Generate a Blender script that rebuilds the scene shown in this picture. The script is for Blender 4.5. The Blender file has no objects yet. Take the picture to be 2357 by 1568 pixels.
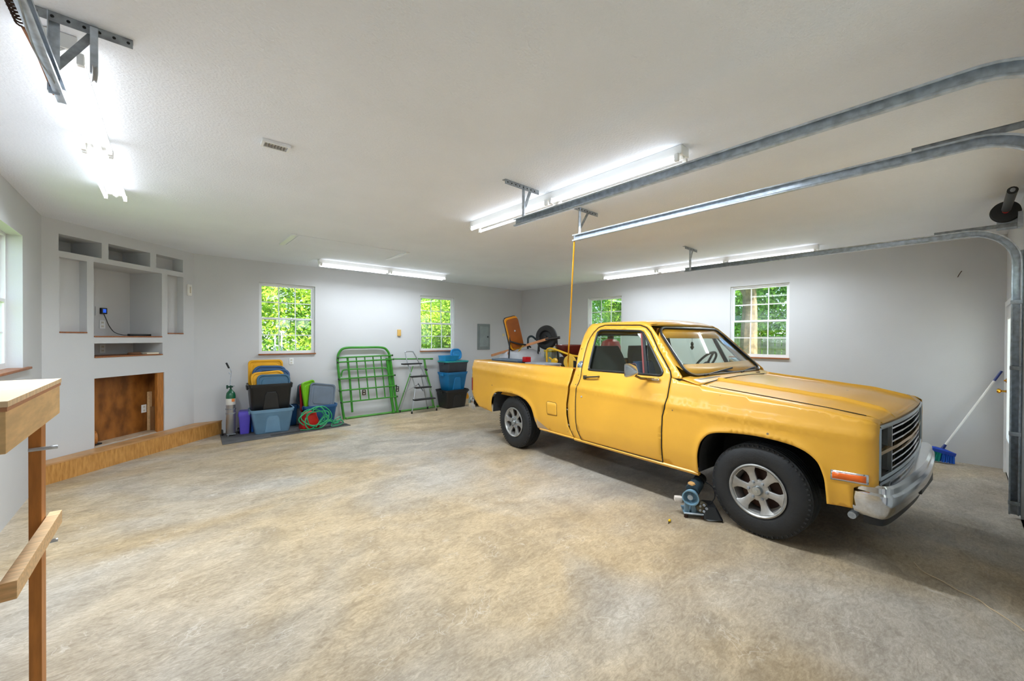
import bpy, bmesh, math, random
from mathutils import Vector, Matrix
from mathutils.geometry import delaunay_2d_cdt
random.seed(7)
R = math.radians
S = bpy.context.scene
COL = S.collection
H = 2.95                                   # ceiling height
# ------------------------------------------------------------------ camera, exposure, sky, sun
cam_d = bpy.data.cameras.new('camera'); cam = bpy.data.objects.new('camera', cam_d); COL.objects.link(cam)
PITCH, PHI, ROLL = R(.37), R(41.47), R(.28)
_f = Vector((math.sin(PHI)*math.cos(PITCH), math.cos(PHI)*math.cos(PITCH), -math.sin(PITCH)))
_r0 = Vector((math.cos(PHI), -math.sin(PHI), 0)); _u0 = _r0.cross(_f)
_r = _r0*math.cos(ROLL)+_u0*math.sin(ROLL); _u = -_r0*math.sin(ROLL)+_u0*math.cos(ROLL)
cam.matrix_world = Matrix(((_r.x, _u.x, -_f.x, 0), (_r.y, _u.y, -_f.y, 0), (_r.z, _u.z, -_f.z, 1.62), (0, 0, 0, 1)))
cam_d.sensor_width = 36; cam_d.lens = 36*917/2357; cam_d.clip_start = .02
S.camera = cam
S.view_settings.view_transform = 'Standard'; S.view_settings.look = 'None'; S.view_settings.gamma = 1
S.view_settings.use_curve_mapping = False; S.view_settings.exposure = 1.06
W = bpy.data.worlds.new('sky'); S.world = W; W.use_nodes = True
_n = W.node_tree.nodes; _sky = _n.new('ShaderNodeTexSky'); _sky.sky_type = 'HOSEK_WILKIE'; _sky.turbidity = 4; _sky.ground_albedo = .4
_sky.sun_direction = Vector((-.02, -.8, .9)).normalized()
W.node_tree.links.new(_sky.outputs[0], _n['Background'].inputs[0]); _n['Background'].inputs[1].default_value = 6.5
sd = bpy.data.lights.new('sun', 'SUN'); sd.energy = 9.0; sd.angle = R(2); sd.color = (1, .95, .86)
sun = bpy.data.objects.new('sun', sd); COL.objects.link(sun)
sun.rotation_euler = Vector((-.02, -.8, .9)).to_track_quat('Z', 'Y').to_euler(); sun.location = (-4, -9, 12)
LAMP_W = 17.0                              # watts per metre of fixture, thrown down
TUBE_E = 4.2                              # fluorescent tube strength

# ------------------------------------------------------------------ materials
def lin(c):
    return tuple(((v/255)/12.92 if v/255 <= .04045 else ((v/255+.055)/1.055)**2.4) for v in c)
MATS = {}
def mat(name, rgb, rough=.5, metal=0., var=.08, vs=6., bump=0., bs=80., coat=0., stretch=None, rgb2=None, spec=.5, emit=0., island=0., transl=0.):
    if name in MATS: return MATS[name]
    m = bpy.data.materials.new(name); m.use_nodes = True; MATS[name] = m
    nt = m.node_tree; N = nt.nodes; L = nt.links; p = N['Principled BSDF']
    tc = N.new('ShaderNodeTexCoord'); mp = N.new('ShaderNodeMapping'); L.new(tc.outputs['Object'], mp.inputs[0])
    if stretch: mp.inputs['Scale'].default_value = stretch
    no = N.new('ShaderNodeTexNoise'); no.inputs['Scale'].default_value = vs; no.inputs['Detail'].default_value = 5
    L.new(mp.outputs[0], no.inputs[0])
    cr = N.new('ShaderNodeValToRGB'); c = lin(rgb)
    c2 = lin(rgb2) if rgb2 else tuple(min(1, v*(1+var)) for v in c)
    c1 = c if rgb2 else tuple(v*(1-var) for v in c)
    cr.color_ramp.elements[0].position = .35; cr.color_ramp.elements[1].position = .65
    cr.color_ramp.elements[0].color = (*c1, 1); cr.color_ramp.elements[1].color = (*c2, 1)
    L.new(no.outputs[0], cr.inputs[0]); out = cr.outputs[0]
    if island:
        g = N.new('ShaderNodeNewGeometry'); mx = N.new('ShaderNodeMixRGB'); mx.blend_type = 'MULTIPLY'; mx.inputs[0].default_value = 1
        r2 = N.new('ShaderNodeValToRGB'); r2.color_ramp.elements[0].color = (1-island, 1-island, 1-island, 1); r2.color_ramp.elements[1].color = (1+island*1.6, 1+island*1.2, 1+island*.2, 1)
        L.new(g.outputs['Random Per Island'], r2.inputs[0]); L.new(out, mx.inputs[1]); L.new(r2.outputs[0], mx.inputs[2]); out = mx.outputs[0]
    L.new(out, p.inputs['Base Color'])
    p.inputs['Roughness'].default_value = rough; p.inputs['Metallic'].default_value = metal
    p.inputs['Coat Weight'].default_value = coat; p.inputs['Coat Roughness'].default_value = .06
    p.inputs['Specular IOR Level'].default_value = spec
    if emit:
        p.inputs['Emission Color'].default_value = (*lin(rgb), 1); p.inputs['Emission Strength'].default_value = emit
    if bump:
        n2 = N.new('ShaderNodeTexNoise'); n2.inputs['Scale'].default_value = bs; n2.inputs['Detail'].default_value = 4
        L.new(mp.outputs[0], n2.inputs[0]); b = N.new('ShaderNodeBump'); b.inputs['Strength'].default_value = bump; b.inputs['Distance'].default_value = .01
        L.new(n2.outputs[0], b.inputs['Height']); L.new(b.outputs[0], p.inputs['Normal'])
    if transl:
        t = N.new('ShaderNodeBsdfTranslucent'); L.new(out, t.inputs[0]); ms = N.new('ShaderNodeMixShader'); ms.inputs[0].default_value = transl
        L.new(p.outputs[0], ms.inputs[1]); L.new(t.outputs[0], ms.inputs[2]); L.new(ms.outputs[0], N['Material Output'].inputs[0])
    return m
def glass(name, tint, refl=.08):
    m = bpy.data.materials.new(name); m.use_nodes = True; MATS[name] = m
    nt = m.node_tree; N = nt.nodes; L = nt.links; N.remove(N['Principled BSDF'])
    t = N.new('ShaderNodeBsdfTransparent'); t.inputs[0].default_value = (*tint, 1)
    g = N.new('ShaderNodeBsdfGlossy'); g.inputs['Roughness'].default_value = .02
    lw = N.new('ShaderNodeLayerWeight'); lw.inputs[0].default_value = .5
    pw_ = N.new('ShaderNodeMath'); pw_.operation = 'POWER'; pw_.inputs[1].default_value = 5; L.new(lw.outputs['Facing'], pw_.inputs[0])
    ad = N.new('ShaderNodeMath'); ad.operation = 'MULTIPLY_ADD'; ad.inputs[1].default_value = .8; ad.inputs[2].default_value = .035+refl; ad.use_clamp = True
    L.new(pw_.outputs[0], ad.inputs[0]); ms = N.new('ShaderNodeMixShader'); L.new(ad.outputs[0], ms.inputs[0])
    L.new(t.outputs[0], ms.inputs[1]); L.new(g.outputs[0], ms.inputs[2]); L.new(ms.outputs[0], N['Material Output'].inputs[0])
    return m
def emission(name, rgb, s):
    m = bpy.data.materials.new(name); m.use_nodes = True; N = m.node_tree.nodes; N.remove(N['Principled BSDF'])
    e = N.new('ShaderNodeEmission'); e.inputs[0].default_value = (*rgb, 1); e.inputs[1].default_value = s
    m.node_tree.links.new(e.outputs[0], N['Material Output'].inputs[0]); return m

def concrete():
    m = bpy.data.materials.new('concrete_floor'); m.use_nodes = True; nt = m.node_tree; N = nt.nodes; L = nt.links; p = N['Principled BSDF']
    tc = N.new('ShaderNodeTexCoord')
    def noise(scale, detail=4, dist=0., st=(1, 1, 1), rot=0., rough=.5):
        mp = N.new('ShaderNodeMapping'); mp.inputs['Scale'].default_value = st; mp.inputs['Rotation'].default_value = (0, 0, rot)
        L.new(tc.outputs['Object'], mp.inputs[0]); n = N.new('ShaderNodeTexNoise'); n.inputs['Scale'].default_value = scale
        n.inputs['Detail'].default_value = detail; n.inputs['Distortion'].default_value = dist; n.inputs['Roughness'].default_value = rough
        L.new(mp.outputs[0], n.inputs[0]); return n.outputs[0]
    def ramp(src, a, b, ca, cb):
        r = N.new('ShaderNodeValToRGB'); r.color_ramp.elements[0].position = a; r.color_ramp.elements[1].position = b
        r.color_ramp.elements[0].color = (*ca, 1); r.color_ramp.elements[1].color = (*cb, 1); L.new(src, r.inputs[0]); return r.outputs[0]
    def mix(fac, a, b, mode='MIX', f=None):
        x = N.new('ShaderNodeMixRGB'); x.blend_type = mode
        if f is not None: x.inputs[0].default_value = f
        else: L.new(fac, x.inputs[0])
        for i, v in ((1, a), (2, b)):
            if isinstance(v, tuple): x.inputs[i].default_value = (*v, 1)
            else: L.new(v, x.inputs[i])
        return x.outputs[0]
    # grey patches against tan ones (a metre and more across)
    base = ramp(noise(.55, 3, .6), .42, .60, lin((192, 173, 143)), lin((190, 183, 173)))
    blot = ramp(noise(1.7, 5, 1.2, (1, 1.6, 1), .7), .35, .68, (.78, .77, .75), (1.14, 1.13, 1.10))
    c = mix(None, base, blot, 'MULTIPLY', .9)
    fine = ramp(noise(7, 8, 2.2, (1, 2.2, 1), -.72, .68), .30, .72, (.66, .62, .57), (1.2, 1.2, 1.2))
    c = mix(None, c, fine, 'MULTIPLY', .85)
    c = mix(None, c, ramp(noise(34, 6, 1.0, (1, 2.6, 1), -.72, .6), .38, .66, (.80, .78, .75), (1.1, 1.1, 1.1)), 'MULTIPLY', .8)
    # trowel swirls: thin pale and dark curls
    vo = N.new('ShaderNodeTexVoronoi'); vo.inputs['Scale'].default_value = 9; vo.distance = 'EUCLIDEAN'; vo.feature = 'DISTANCE_TO_EDGE'
    wp = N.new('ShaderNodeTexNoise'); wp.inputs['Scale'].default_value = 3; wp.inputs['Detail'].default_value = 4; L.new(tc.outputs['Object'], wp.inputs[0])
    va = N.new('ShaderNodeVectorMath'); va.operation = 'MULTIPLY_ADD'; va.inputs[1].default_value = (.9, .9, 0); L.new(wp.outputs['Color'], va.inputs[0]); L.new(tc.outputs['Object'], va.inputs[2])
    L.new(va.outputs[0], vo.inputs['Vector'])
    cur = ramp(vo.outputs['Distance'], .0, .035, (1, 1, 1), (0, 0, 0))
    msk = ramp(noise(5, 2), .50, .60, (0, 0, 0), (.32, .32, .32))
    cm = mix(None, cur, msk, 'MULTIPLY', 1.0)
    tone = ramp(noise(2.3, 2), .45, .55, lin((150, 136, 116)), lin((238, 232, 222)))
    c = mix(cm, c, tone)
    # oily grey film where the vehicle stands
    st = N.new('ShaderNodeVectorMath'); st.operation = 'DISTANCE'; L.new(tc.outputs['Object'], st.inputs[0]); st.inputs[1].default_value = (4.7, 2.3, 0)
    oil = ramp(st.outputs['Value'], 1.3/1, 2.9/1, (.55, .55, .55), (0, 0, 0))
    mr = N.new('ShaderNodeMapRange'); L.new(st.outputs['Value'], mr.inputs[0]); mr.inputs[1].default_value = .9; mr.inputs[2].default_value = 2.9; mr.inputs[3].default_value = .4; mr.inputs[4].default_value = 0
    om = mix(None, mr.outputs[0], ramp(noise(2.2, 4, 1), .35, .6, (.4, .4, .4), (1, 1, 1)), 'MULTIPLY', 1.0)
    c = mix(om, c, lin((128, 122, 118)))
    L.new(c, p.inputs['Base Color'])
    rr_ = N.new('ShaderNodeMapRange'); L.new(noise(3, 4), rr_.inputs[0]); rr_.inputs[1].default_value = .3; rr_.inputs[2].default_value = .7; rr_.inputs[3].default_value = .34; rr_.inputs[4].default_value = .6
    L.new(rr_.outputs[0], p.inputs['Roughness']); p.inputs['Specular IOR Level'].default_value = .35
    b = N.new('ShaderNodeBump'); b.inputs['Strength'].default_value = .25; b.inputs['Distance'].default_value = .01
    L.new(noise(16, 6, 1.5), b.inputs['Height']); L.new(b.outputs[0], p.inputs['Normal'])
    return m
def paint(name, rgb, rough=.28, chips=True):
    m = mat(name, rgb, rough=rough, coat=.35, var=.05, vs=1.6); m.node_tree.nodes['Principled BSDF'].inputs['Coat Roughness'].default_value = .14
    if not chips: return m
    nt = m.node_tree; N = nt.nodes; L = nt.links; p = N['Principled BSDF']; src = p.inputs['Base Color'].links[0].from_socket
    tc = N.new('ShaderNodeTexCoord'); v = N.new('ShaderNodeTexVoronoi'); v.inputs['Scale'].default_value = 4.5; L.new(tc.outputs['Object'], v.inputs['Vector'])
    r = N.new('ShaderNodeValToRGB'); r.color_ramp.elements[0].position = .035; r.color_ramp.elements[1].position = .05
    r.color_ramp.elements[0].color = (1, 1, 1, 1); r.color_ramp.elements[1].color = (0, 0, 0, 1); L.new(v.outputs['Distance'], r.inputs[0])
    x = N.new('ShaderNodeMixRGB'); L.new(r.outputs[0], x.inputs[0]); L.new(src, x.inputs[1]); x.inputs[2].default_value = (*lin((112, 92, 60)), 1)
    L.new(x.outputs[0], p.inputs['Base Color']); return m

M = dict(
 wall=mat('wall_paint', (207, 208, 210), .75, var=.02, vs=1.2, bump=.12, bs=110),
 ceil=mat('ceiling_texture', (240, 244, 252), .85, var=.02, vs=1.5, bump=.5, bs=75),
 trimw=mat('white_vinyl', (236, 238, 240), .35, var=.02), sill=mat('stained_sill_wood', (150, 92, 52), .45, var=.25, vs=14, stretch=(1, 8, 8)),
 yellow=paint('yellow_paint', (230, 171, 54), .42), yellow_in=mat('yellow_paint_dull', (214, 152, 42), .55, var=.1),
 chrome=mat('chrome', (214, 216, 220), .12, 1., var=.03), satin=mat('satin_chrome', (176, 182, 186), .3, 1., var=.04),
 alloy=mat('cast_alloy', (172, 171, 168), .42, .7, var=.12, vs=22), rubber=mat('tyre_rubber', (31, 32, 34), .62, var=.2, vs=9, bump=.2, bs=60),
 blk=mat('black_plastic', (28, 29, 31), .42, var=.15), dark=mat('dark_underbody', (22, 22, 23), .8, var=.3, vs=7), soot=mat('rusty_dark_steel', (70, 46, 34), .7, .3, var=.4),
 galv=mat('galvanised_steel', (186, 196, 208), .36, .3, var=.18, vs=26, bump=.15, bs=40), galvd=mat('weathered_steel', (150, 156, 162), .45, .3, var=.3, vs=20),
 pine=mat('pine_wood', (222, 184, 136), .6, var=.16, vs=9, stretch=(1, 9, 9), bump=.1), pined=mat('amber_wood', (176, 112, 48), .5, var=.22, vs=8, stretch=(9, 9, 1)),
 oak=mat('varnished_plywood', (176, 122, 58), .38, var=.3, vs=7, stretch=(7, 7, 1.2), rgb2=(206, 152, 84)),
 brown=mat('brown_panelling', (112, 66, 26), .3, var=.35, vs=4.5, stretch=(2, 2, 1), rgb2=(160, 100, 44), bump=.4, bs=12),
 plank=mat('worn_plank', (176, 148, 118), .6, var=.2, vs=9, rgb2=(196, 176, 152)),
)
def P(name, rgb, rough=.4, **k): return mat(name, rgb, rough, **k)

# ------------------------------------------------------------------ mesh helpers
class MB:
    def __init__(s, M_=None): s.v = []; s.f = []; s.M = M_ or Matrix()
    def add(s, vs, fs, M_=None):
        o = len(s.v); T = s.M @ M_ if M_ is not None else s.M
        s.v += [tuple(T @ Vector(v)) for v in vs]; s.f += [tuple(i+o for i in f) for f in fs]; return s
    def box(s, x0, x1, y0, y1, z0, z1, M_=None, b=0):
        if b:
            bm = bmesh.new(); bmesh.ops.create_cube(bm, size=1)
            for v in bm.verts: v.co = Vector(((x0+x1)/2+v.co.x*(x1-x0), (y0+y1)/2+v.co.y*(y1-y0), (z0+z1)/2+v.co.z*(z1-z0)))
            bmesh.ops.bevel(bm, geom=bm.edges[:], offset=b, segments=2, affect='EDGES', profile=.6)
            bm.verts.index_update(); vs = [v.co.copy() for v in bm.verts]; fs = [tuple(v.index for v in f.verts) for f in bm.faces]; bm.free()
            return s.add(vs, fs, M_)
        vs = [(x, y, z) for x in (x0, x1) for y in (y0, y1) for z in (z0, z1)]
        return s.add(vs, [(0, 1, 3, 2), (4, 6, 7, 5), (0, 4, 5, 1), (2, 3, 7, 6), (0, 2, 6, 4), (1, 5, 7, 3)], M_)
    def beam(s, a, b_, w, h, up=(0, 0, 1), bev=0):
        a = Vector(a); b_ = Vector(b_); d = (b_-a); L = d.length; z = d.normalized(); x = Vector(up).cross(z)
        if x.length < 1e-4: x = Vector((1, 0, 0))
        x.normalize(); y = z.cross(x); T = Matrix(((x.x, y.x, z.x, a.x), (x.y, y.y, z.y, a.y), (x.z, y.z, z.z, a.z), (0, 0, 0, 1)))
        return s.box(-w/2, w/2, -h/2, h/2, 0, L, T, bev)
    def tube(s, pts, r, n=8, closed=False, cap=True, M_=None):
        pts = [Vector(p) for p in pts]; m = len(pts); rs = r if isinstance(r, (list, tuple)) else [r]*m
        vs = []; up = None
        for i, p in enumerate(pts):
            t = (pts[(i+1) % m]-pts[i-1]) if closed else (pts[min(i+1, m-1)]-pts[max(i-1, 0)])
            if t.length < 1e-9: t = Vector((0, 0, 1))
            t.normalize()
            if up is None: up = Vector((0, 0, 1)) if abs(t.z) < .9 else Vector((1, 0, 0))
            x = up.cross(t)
            if x.length < 1e-4: x = Vector((0, 1, 0)).cross(t)
            x.normalize(); y = t.cross(x); up = y
            vs += [p+(x*math.cos(2*math.pi*k/n)+y*math.sin(2*math.pi*k/n))*rs[i] for k in range(n)]
        fs = [(i*n+k, i*n+(k+1) % n, ((i+1) % m)*n+(k+1) % n, ((i+1) % m)*n+k) for i in range(m if closed else m-1) for k in range(n)]
        if cap and not closed: fs += [tuple(range(n))[::-1], tuple(range((m-1)*n, m*n))]
        return s.add(vs, fs, M_)
    def lathe(s, prof, n=32, M_=None, closed=False):      # (radius, height) about local z
        vs = [(r*math.cos(2*math.pi*k/n), r*math.sin(2*math.pi*k/n), z) for r, z in prof for k in range(n)]; m = len(prof)
        fs = [(i*n+k, i*n+(k+1) % n, ((i+1) % m)*n+(k+1) % n, ((i+1) % m)*n+k) for i in range(m if closed else m-1) for k in range(n)]
        if not closed:
            if prof[0][0] > 1e-5: fs.append(tuple(range(n))[::-1])
            if prof[-1][0] > 1e-5: fs.append(tuple(range((m-1)*n, m*n)))
        return s.add(vs, fs, M_)
    def loft(s, loops, M_=None, cap0=True, cap1=True):
        n = len(loops[0]); vs = [p for l in loops for p in l]
        fs = [(i*n+k, i*n+(k+1) % n, (i+1)*n+(k+1) % n, (i+1)*n+k) for i in range(len(loops)-1) for k in range(n)]
        if cap0: fs.append(tuple(range(n))[::-1])
        if cap1: fs.append(tuple(range((len(loops)-1)*n, len(loops)*n)))
        return s.add(vs, fs, M_)
    def grid(s, fn, nu, nv, M_=None):
        vs = [fn(i/nu, j/nv) for i in range(nu+1) for j in range(nv+1)]
        fs = [(i*(nv+1)+j, (i+1)*(nv+1)+j, (i+1)*(nv+1)+j+1, i*(nv+1)+j+1) for i in range(nu) for j in range(nv)]
        return s.add(vs, fs, M_)
    def prism(s, poly, t, M_=None):                      # poly in local xy, thickness along z
        n = len(poly); vs = [(x, y, 0) for x, y in poly]+[(x, y, t) for x, y in poly]
        return s.add(vs, [tuple(range(n))[::-1], tuple(range(n, 2*n))]+[(k, (k+1) % n, n+(k+1) % n, n+k) for k in range(n)], M_)
    def build(s, name, m, parent=None, smooth=True, angle=35, solid=0, off=0):
        me = bpy.data.meshes.new(name); me.from_pydata(s.v, [], s.f); me.materials.append(m)
        bm = bmesh.new(); bm.from_mesh(me); bmesh.ops.remove_doubles(bm, verts=bm.verts[:], dist=1e-5)
        bmesh.ops.recalc_face_normals(bm, faces=bm.faces[:]); bm.to_mesh(me); bm.free()
        if smooth:
            me.polygons.foreach_set('use_smooth', [True]*len(me.polygons)); me.set_sharp_from_angle(angle=R(angle))
        o = bpy.data.objects.new(name, me); COL.objects.link(o)
        if solid:
            md = o.modifiers.new('thickness', 'SOLIDIFY'); md.thickness = solid; md.offset = off
        if parent: o.parent = parent
        return o
def frame_to(origin, zdir, ydir=(0, 0, 1)):
    z = Vector(zdir).normalized(); x = Vector(ydir).cross(z)
    if x.length < 1e-4: x = Vector((1, 0, 0)).cross(z)
    x.normalize(); y = z.cross(x); o = Vector(origin)
    return Matrix(((x.x, y.x, z.x, o.x), (x.y, y.y, z.y, o.y), (x.z, y.z, z.z, o.z), (0, 0, 0, 1)))
def T(x, y, z, rz=0, rx=0, ry=0): return Matrix.Translation((x, y, z)) @ Matrix.Rotation(rz, 4, 'Z') @ Matrix.Rotation(ry, 4, 'Y') @ Matrix.Rotation(rx, 4, 'X')
def thing(name, label, cat, loc=(0, 0, 0), rz=0, group=None):
    o = bpy.data.objects.new(name, None); COL.objects.link(o); o.location = loc; o.rotation_euler = (0, 0, rz); o.empty_display_size = .1
    return tag(o, label, cat, group)
def tag(o, label, cat, group=None, kind=None):
    o['label'] = label; o['category'] = cat
    if group: o['group'] = group
    if kind: o['kind'] = kind
    return o
def struct(o, label, cat):
    o['label'] = label; o['category'] = cat; o['kind'] = 'structure'; return o
def dup(root, loc, rz, label):
    r = root.copy(); COL.objects.link(r); r.location = loc; r.rotation_euler = (0, 0, rz); r['label'] = label
    for ch in list(root.children):
        c = ch.copy(); COL.objects.link(c); c.parent = r
        for g in list(ch.children):
            d = g.copy(); COL.objects.link(d); d.parent = c
    return r
def rr(w, d, r, z, n=4, cx=0, cy=0):
    r = min(r, w/2-.001, d/2-.001); out = []
    for (sx, sy, a0) in ((1, 1, 0), (-1, 1, 90), (-1, -1, 180), (1, -1, 270)):
        for k in range(n+1):
            a = R(a0+90*k/n); out.append((cx+sx*(w/2-r)+r*math.cos(a), cy+sy*(d/2-r)+r*math.sin(a), z))
    return out
def resample(pts, step, closed=True):
    out = []; m = len(pts)
    for i in range(m if closed else m-1):
        a = Vector(pts[i]); b = Vector(pts[(i+1) % m]); k = max(1, int(math.ceil((b-a).length/step)))
        out += [a+(b-a)*j/k for j in range(k)]
    if not closed: out.append(Vector(pts[-1]))
    return out
def smooth_path(pts, k=6, closed=False):
    pts = [Vector(p) for p in pts]; m = len(pts); out = []
    for i in range(m if closed else m-1):
        p0 = pts[i-1] if (closed or i > 0) else pts[0]; p1 = pts[i]; p2 = pts[(i+1) % m]; p3 = pts[(i+2) % m] if (closed or i+2 < m) else pts[-1]
        for j in range(k):
            t = j/k; out.append(.5*((2*p1)+(p2-p0)*t+(2*p0-5*p1+4*p2-p3)*t*t+(3*p1-p0-3*p2+p3)*t**3))
    if not closed: out.append(pts[-1])
    return out
def inpoly(x, y, poly):
    c = False; j = len(poly)-1
    for i in range(len(poly)):
        a, b = poly[i], poly[j]
        if (a[1] > y) != (b[1] > y) and x < (b[0]-a[0])*(y-a[1])/(b[1]-a[1])+a[0]: c = not c
        j = i
    return c
def panel(mb, outer, holes, fn, step=.05, inner=(), edge=.04, M_=None):
    """fill a 2D outline (with holes) by a fine mesh and lift each point by fn(u, v) -> 3D"""
    loops = [resample(outer, edge)]+[resample(h, edge) for h in holes]
    V = []; E = []
    for l in loops:
        o = len(V); V += [Vector((p[0], p[1])) for p in l]; E += [(o+i, o+(i+1) % len(l)) for i in range(len(l))]
    us = [p.x for p in V]; vs_ = [p.y for p in V]; u = min(us)+step/2
    lp = [[(p.x, p.y) for p in l] for l in loops]; nb = list(V)
    cand = []
    while u < max(us):
        v = min(vs_)+step/2
        while v < max(vs_): cand.append((u, v)); v += step
        u += step
    cand += list(inner)
    for (a, b) in cand:
        if inpoly(a, b, lp[0]) and not any(inpoly(a, b, h) for h in lp[1:]) and min((p.x-a)**2+(p.y-b)**2 for p in nb) > (step*.30)**2: V.append(Vector((a, b)))
    rv, re, rf, *_ = delaunay_2d_cdt(V, E, [], 0, 1e-6)
    fs = []
    for f in rf:
        cx = sum(rv[i].x for i in f)/len(f); cy = sum(rv[i].y for i in f)/len(f)
        if inpoly(cx, cy, lp[0]) and not any(inpoly(cx, cy, h) for h in lp[1:]): fs.append(tuple(f))
    mb.add([fn(p.x, p.y) for p in rv], fs, M_)
def text_plate(body, size, loc, rot, m, parent, name='lettering'):
    c = bpy.data.curves.new(name, 'FONT'); c.body = body; c.size = size; c.extrude = .0006; c.align_x = 'CENTER'; c.align_y = 'CENTER'
    o = bpy.data.objects.new(name, c); COL.objects.link(o); o.location = loc; o.rotation_euler = rot; c.materials.append(m); o.parent = parent; return o

# ------------------------------------------------------------------ room shell
XL, YF, YB = -.985, -.36, 8.19
ANG0, ANG1 = Vector((XL, 6.78)), Vector((.41, YB)); RA, RB = Vector((7.6, YB)), Vector((7.95, YF))
def wall(name, p, q, thick, holes, label, m=None, back=True):
    """wall from p to q (interior face), solid outward to the left of p->q, with openings (s0, s1, z0, z1)"""
    p = Vector(p[:2]); q = Vector(q[:2]); L = (q-p).length; d = (q-p)/L; n = Vector((-d.y, d.x)); mb = MB()
    ss = sorted({0, L, *[v for h in holes for v in h[:2]]}); zs = sorted({0, H, *[v for h in holes for v in h[2:4]]})
    def pt(s, t, z): w = p+d*s+n*t; return (w.x, w.y, z)
    def hole(i, j):
        cs = (ss[i]+ss[i+1])/2; cz = (zs[j]+zs[j+1])/2
        return any(h[0] < cs < h[1] and h[2] < cz < h[3] for h in holes)
    for i in range(len(ss)-1):
        for j in range(len(zs)-1):
            if hole(i, j): continue
            a, b, c, e = ss[i], ss[i+1], zs[j], zs[j+1]
            for t in (0, thick): mb.add([pt(a, t, c), pt(b, t, c), pt(b, t, e), pt(a, t, e)], [(0, 1, 2, 3)])
    for h in holes:
        a, b, c, e = h[:4]; q_ = [pt(s, t, z) for t in (0, thick) for s, z in ((a, c), (b, c), (b, e), (a, e))]
        mb.add(q_, [(0, 1, 5, 4), (1, 2, 6, 5), (2, 3, 7, 6), (3, 0, 4, 7)])
    mb.add([pt(s, t, z) for s in (0, L) for t in (0, thick) for z in (0, H)], [(0, 1, 3, 2), (4, 5, 7, 6), (0, 2, 6, 4), (1, 5, 7, 3)])
    o = mb.build(name, m or M['wall'], smooth=False)
    return struct(o, label, 'wall')
TK = .14
mb = MB(); mb.box(-1.6, 9, -1.2, 9, -.2, 0); fl = mb.build('floor', concrete(), smooth=False); struct(fl, 'mottled tan and grey concrete garage floor', 'floor')
mb = MB(); mb.box(-1.5, 8.6, -3.2, 8.8, H, H+.15); struct(mb.build('ceiling', M['ceil'], smooth=False), 'textured off-white garage ceiling', 'ceiling')  # extends past the front wall as an added, unseen overhang blocking the sun
WZ0, WZ1 = 1.315, 2.58
def ext(p, q, k): d = (Vector(q)-Vector(p)).normalized()*k; return Vector(p)-d, Vector(q)+d
# walls run with the room on the right of p->q (outward is left): left wall going +y
YW = (4.86, 5.97)                                   # left window opening
wall('wall_left', (XL, YF), (XL, 6.78), TK+.06, [(YW[0]-YF, YW[1]-YF, 1.31, 2.575)], 'pale grey wall on the left with a deep window opening')
wall('wall_back', (.41, YB), (7.6, YB), TK, [(1.305-.41, 2.22-.41, WZ0, WZ1), (4.445-.41, 5.36-.41, WZ0, WZ1)], 'pale grey back wall with two windows')
LR = (RB-RA).length
wall('wall_right', RA, RB, TK, [(2.234, 3.142, 1.31, 2.575), (5.372, 6.278, 1.305, 2.568)], 'pale grey side wall with two windows behind the yellow truck')
DM = (6.95, 7.80)                                  # man door in the front wall, x range
D2 = (3.13, 5.84); D1 = (-.33, 2.42); DH = 2.44
wall('wall_front', (RB.x, YF), (XL, YF), TK, [(RB.x-DM[1], RB.x-DM[0], 0, 2.06), (RB.x-D2[1], RB.x-D2[0], 0, DH), (RB.x-D1[1], RB.x-D1[0], 0, DH)], 'pale grey wall holding the garage doors')
# fireplace wall with recessed niches: (s0, s1, z0, z1, depth, board sill)
L2 = (ANG1-ANG0).length
k_ = 1.0141
def zc_(z): return 1.62+(z-1.62)*k_
NI = [(.160, .618, 2.600, 2.795, .42, 0), (.697, 1.255, 2.605, 2.805, .42, 0), (1.345, 1.785, 2.612, 2.808, .17, 0),
      (.165, .450, 1.652, 2.530, .10, 1), (.525, 1.432, 1.604, 2.540, .50, 1), (1.522, 1.79, 1.655, 2.540, .10, 1),
      (.530, 1.442, 1.345, 1.525, .46, 1), (.530, 1.470, .22, 1.088, .235, 0)]
wall('wall_fireplace', ANG0, ANG1, .03, NI, 'pale grey angled wall with recessed display niches and a square hearth opening')
AD = (ANG1-ANG0).normalized(); AN = Vector((-AD.y, AD.x))
AM = Matrix(((AD.x, AN.x, 0, ANG0.x), (AD.y, AN.y, 0, ANG0.y), (0, 0, 1, 0), (0, 0, 0, 1)))   # local: s along the wall, depth into it, z
for i, (a, b, c, e, dp, sl) in enumerate(NI):
    mb = MB(AM); t = .028
    mb.add([(a, t, c), (b, t, c), (b, t, e), (a, t, e), (a, dp, c), (b, dp, c), (b, dp, e), (a, dp, e)], [(0, 1, 5, 4), (1, 2, 6, 5), (2, 3, 7, 6), (3, 0, 4, 7), (4, 5, 6, 7)])
    o = mb.build('wall_niche', M['brown'] if i == 7 else M['wall'], smooth=False)
    struct(o, ['recess at the top of the fireplace wall, leftmost of three', 'recess at the top of the fireplace wall, middle of three', 'recess at the top of the fireplace wall, rightmost of three', 'tall narrow recess left of the big square niche', 'big square niche with the power cord', 'tall narrow recess right of the big square niche', 'low wide slot niche under the big square one', 'brown wood lined hearth opening'][i], 'wall niche')
    if sl:
        mb = MB(AM); mb.box(a+.002, b-.002, -.008, dp-.002, c, c+.016)
        struct(mb.build('trim_sill', M['sill'], smooth=False), ['', '', '', 'thin brown board at the foot of the left narrow niche', 'thin brown board at the foot of the big niche', 'thin brown board at the foot of the right narrow niche', 'thin brown board in the low slot niche'][i], 'board')
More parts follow.
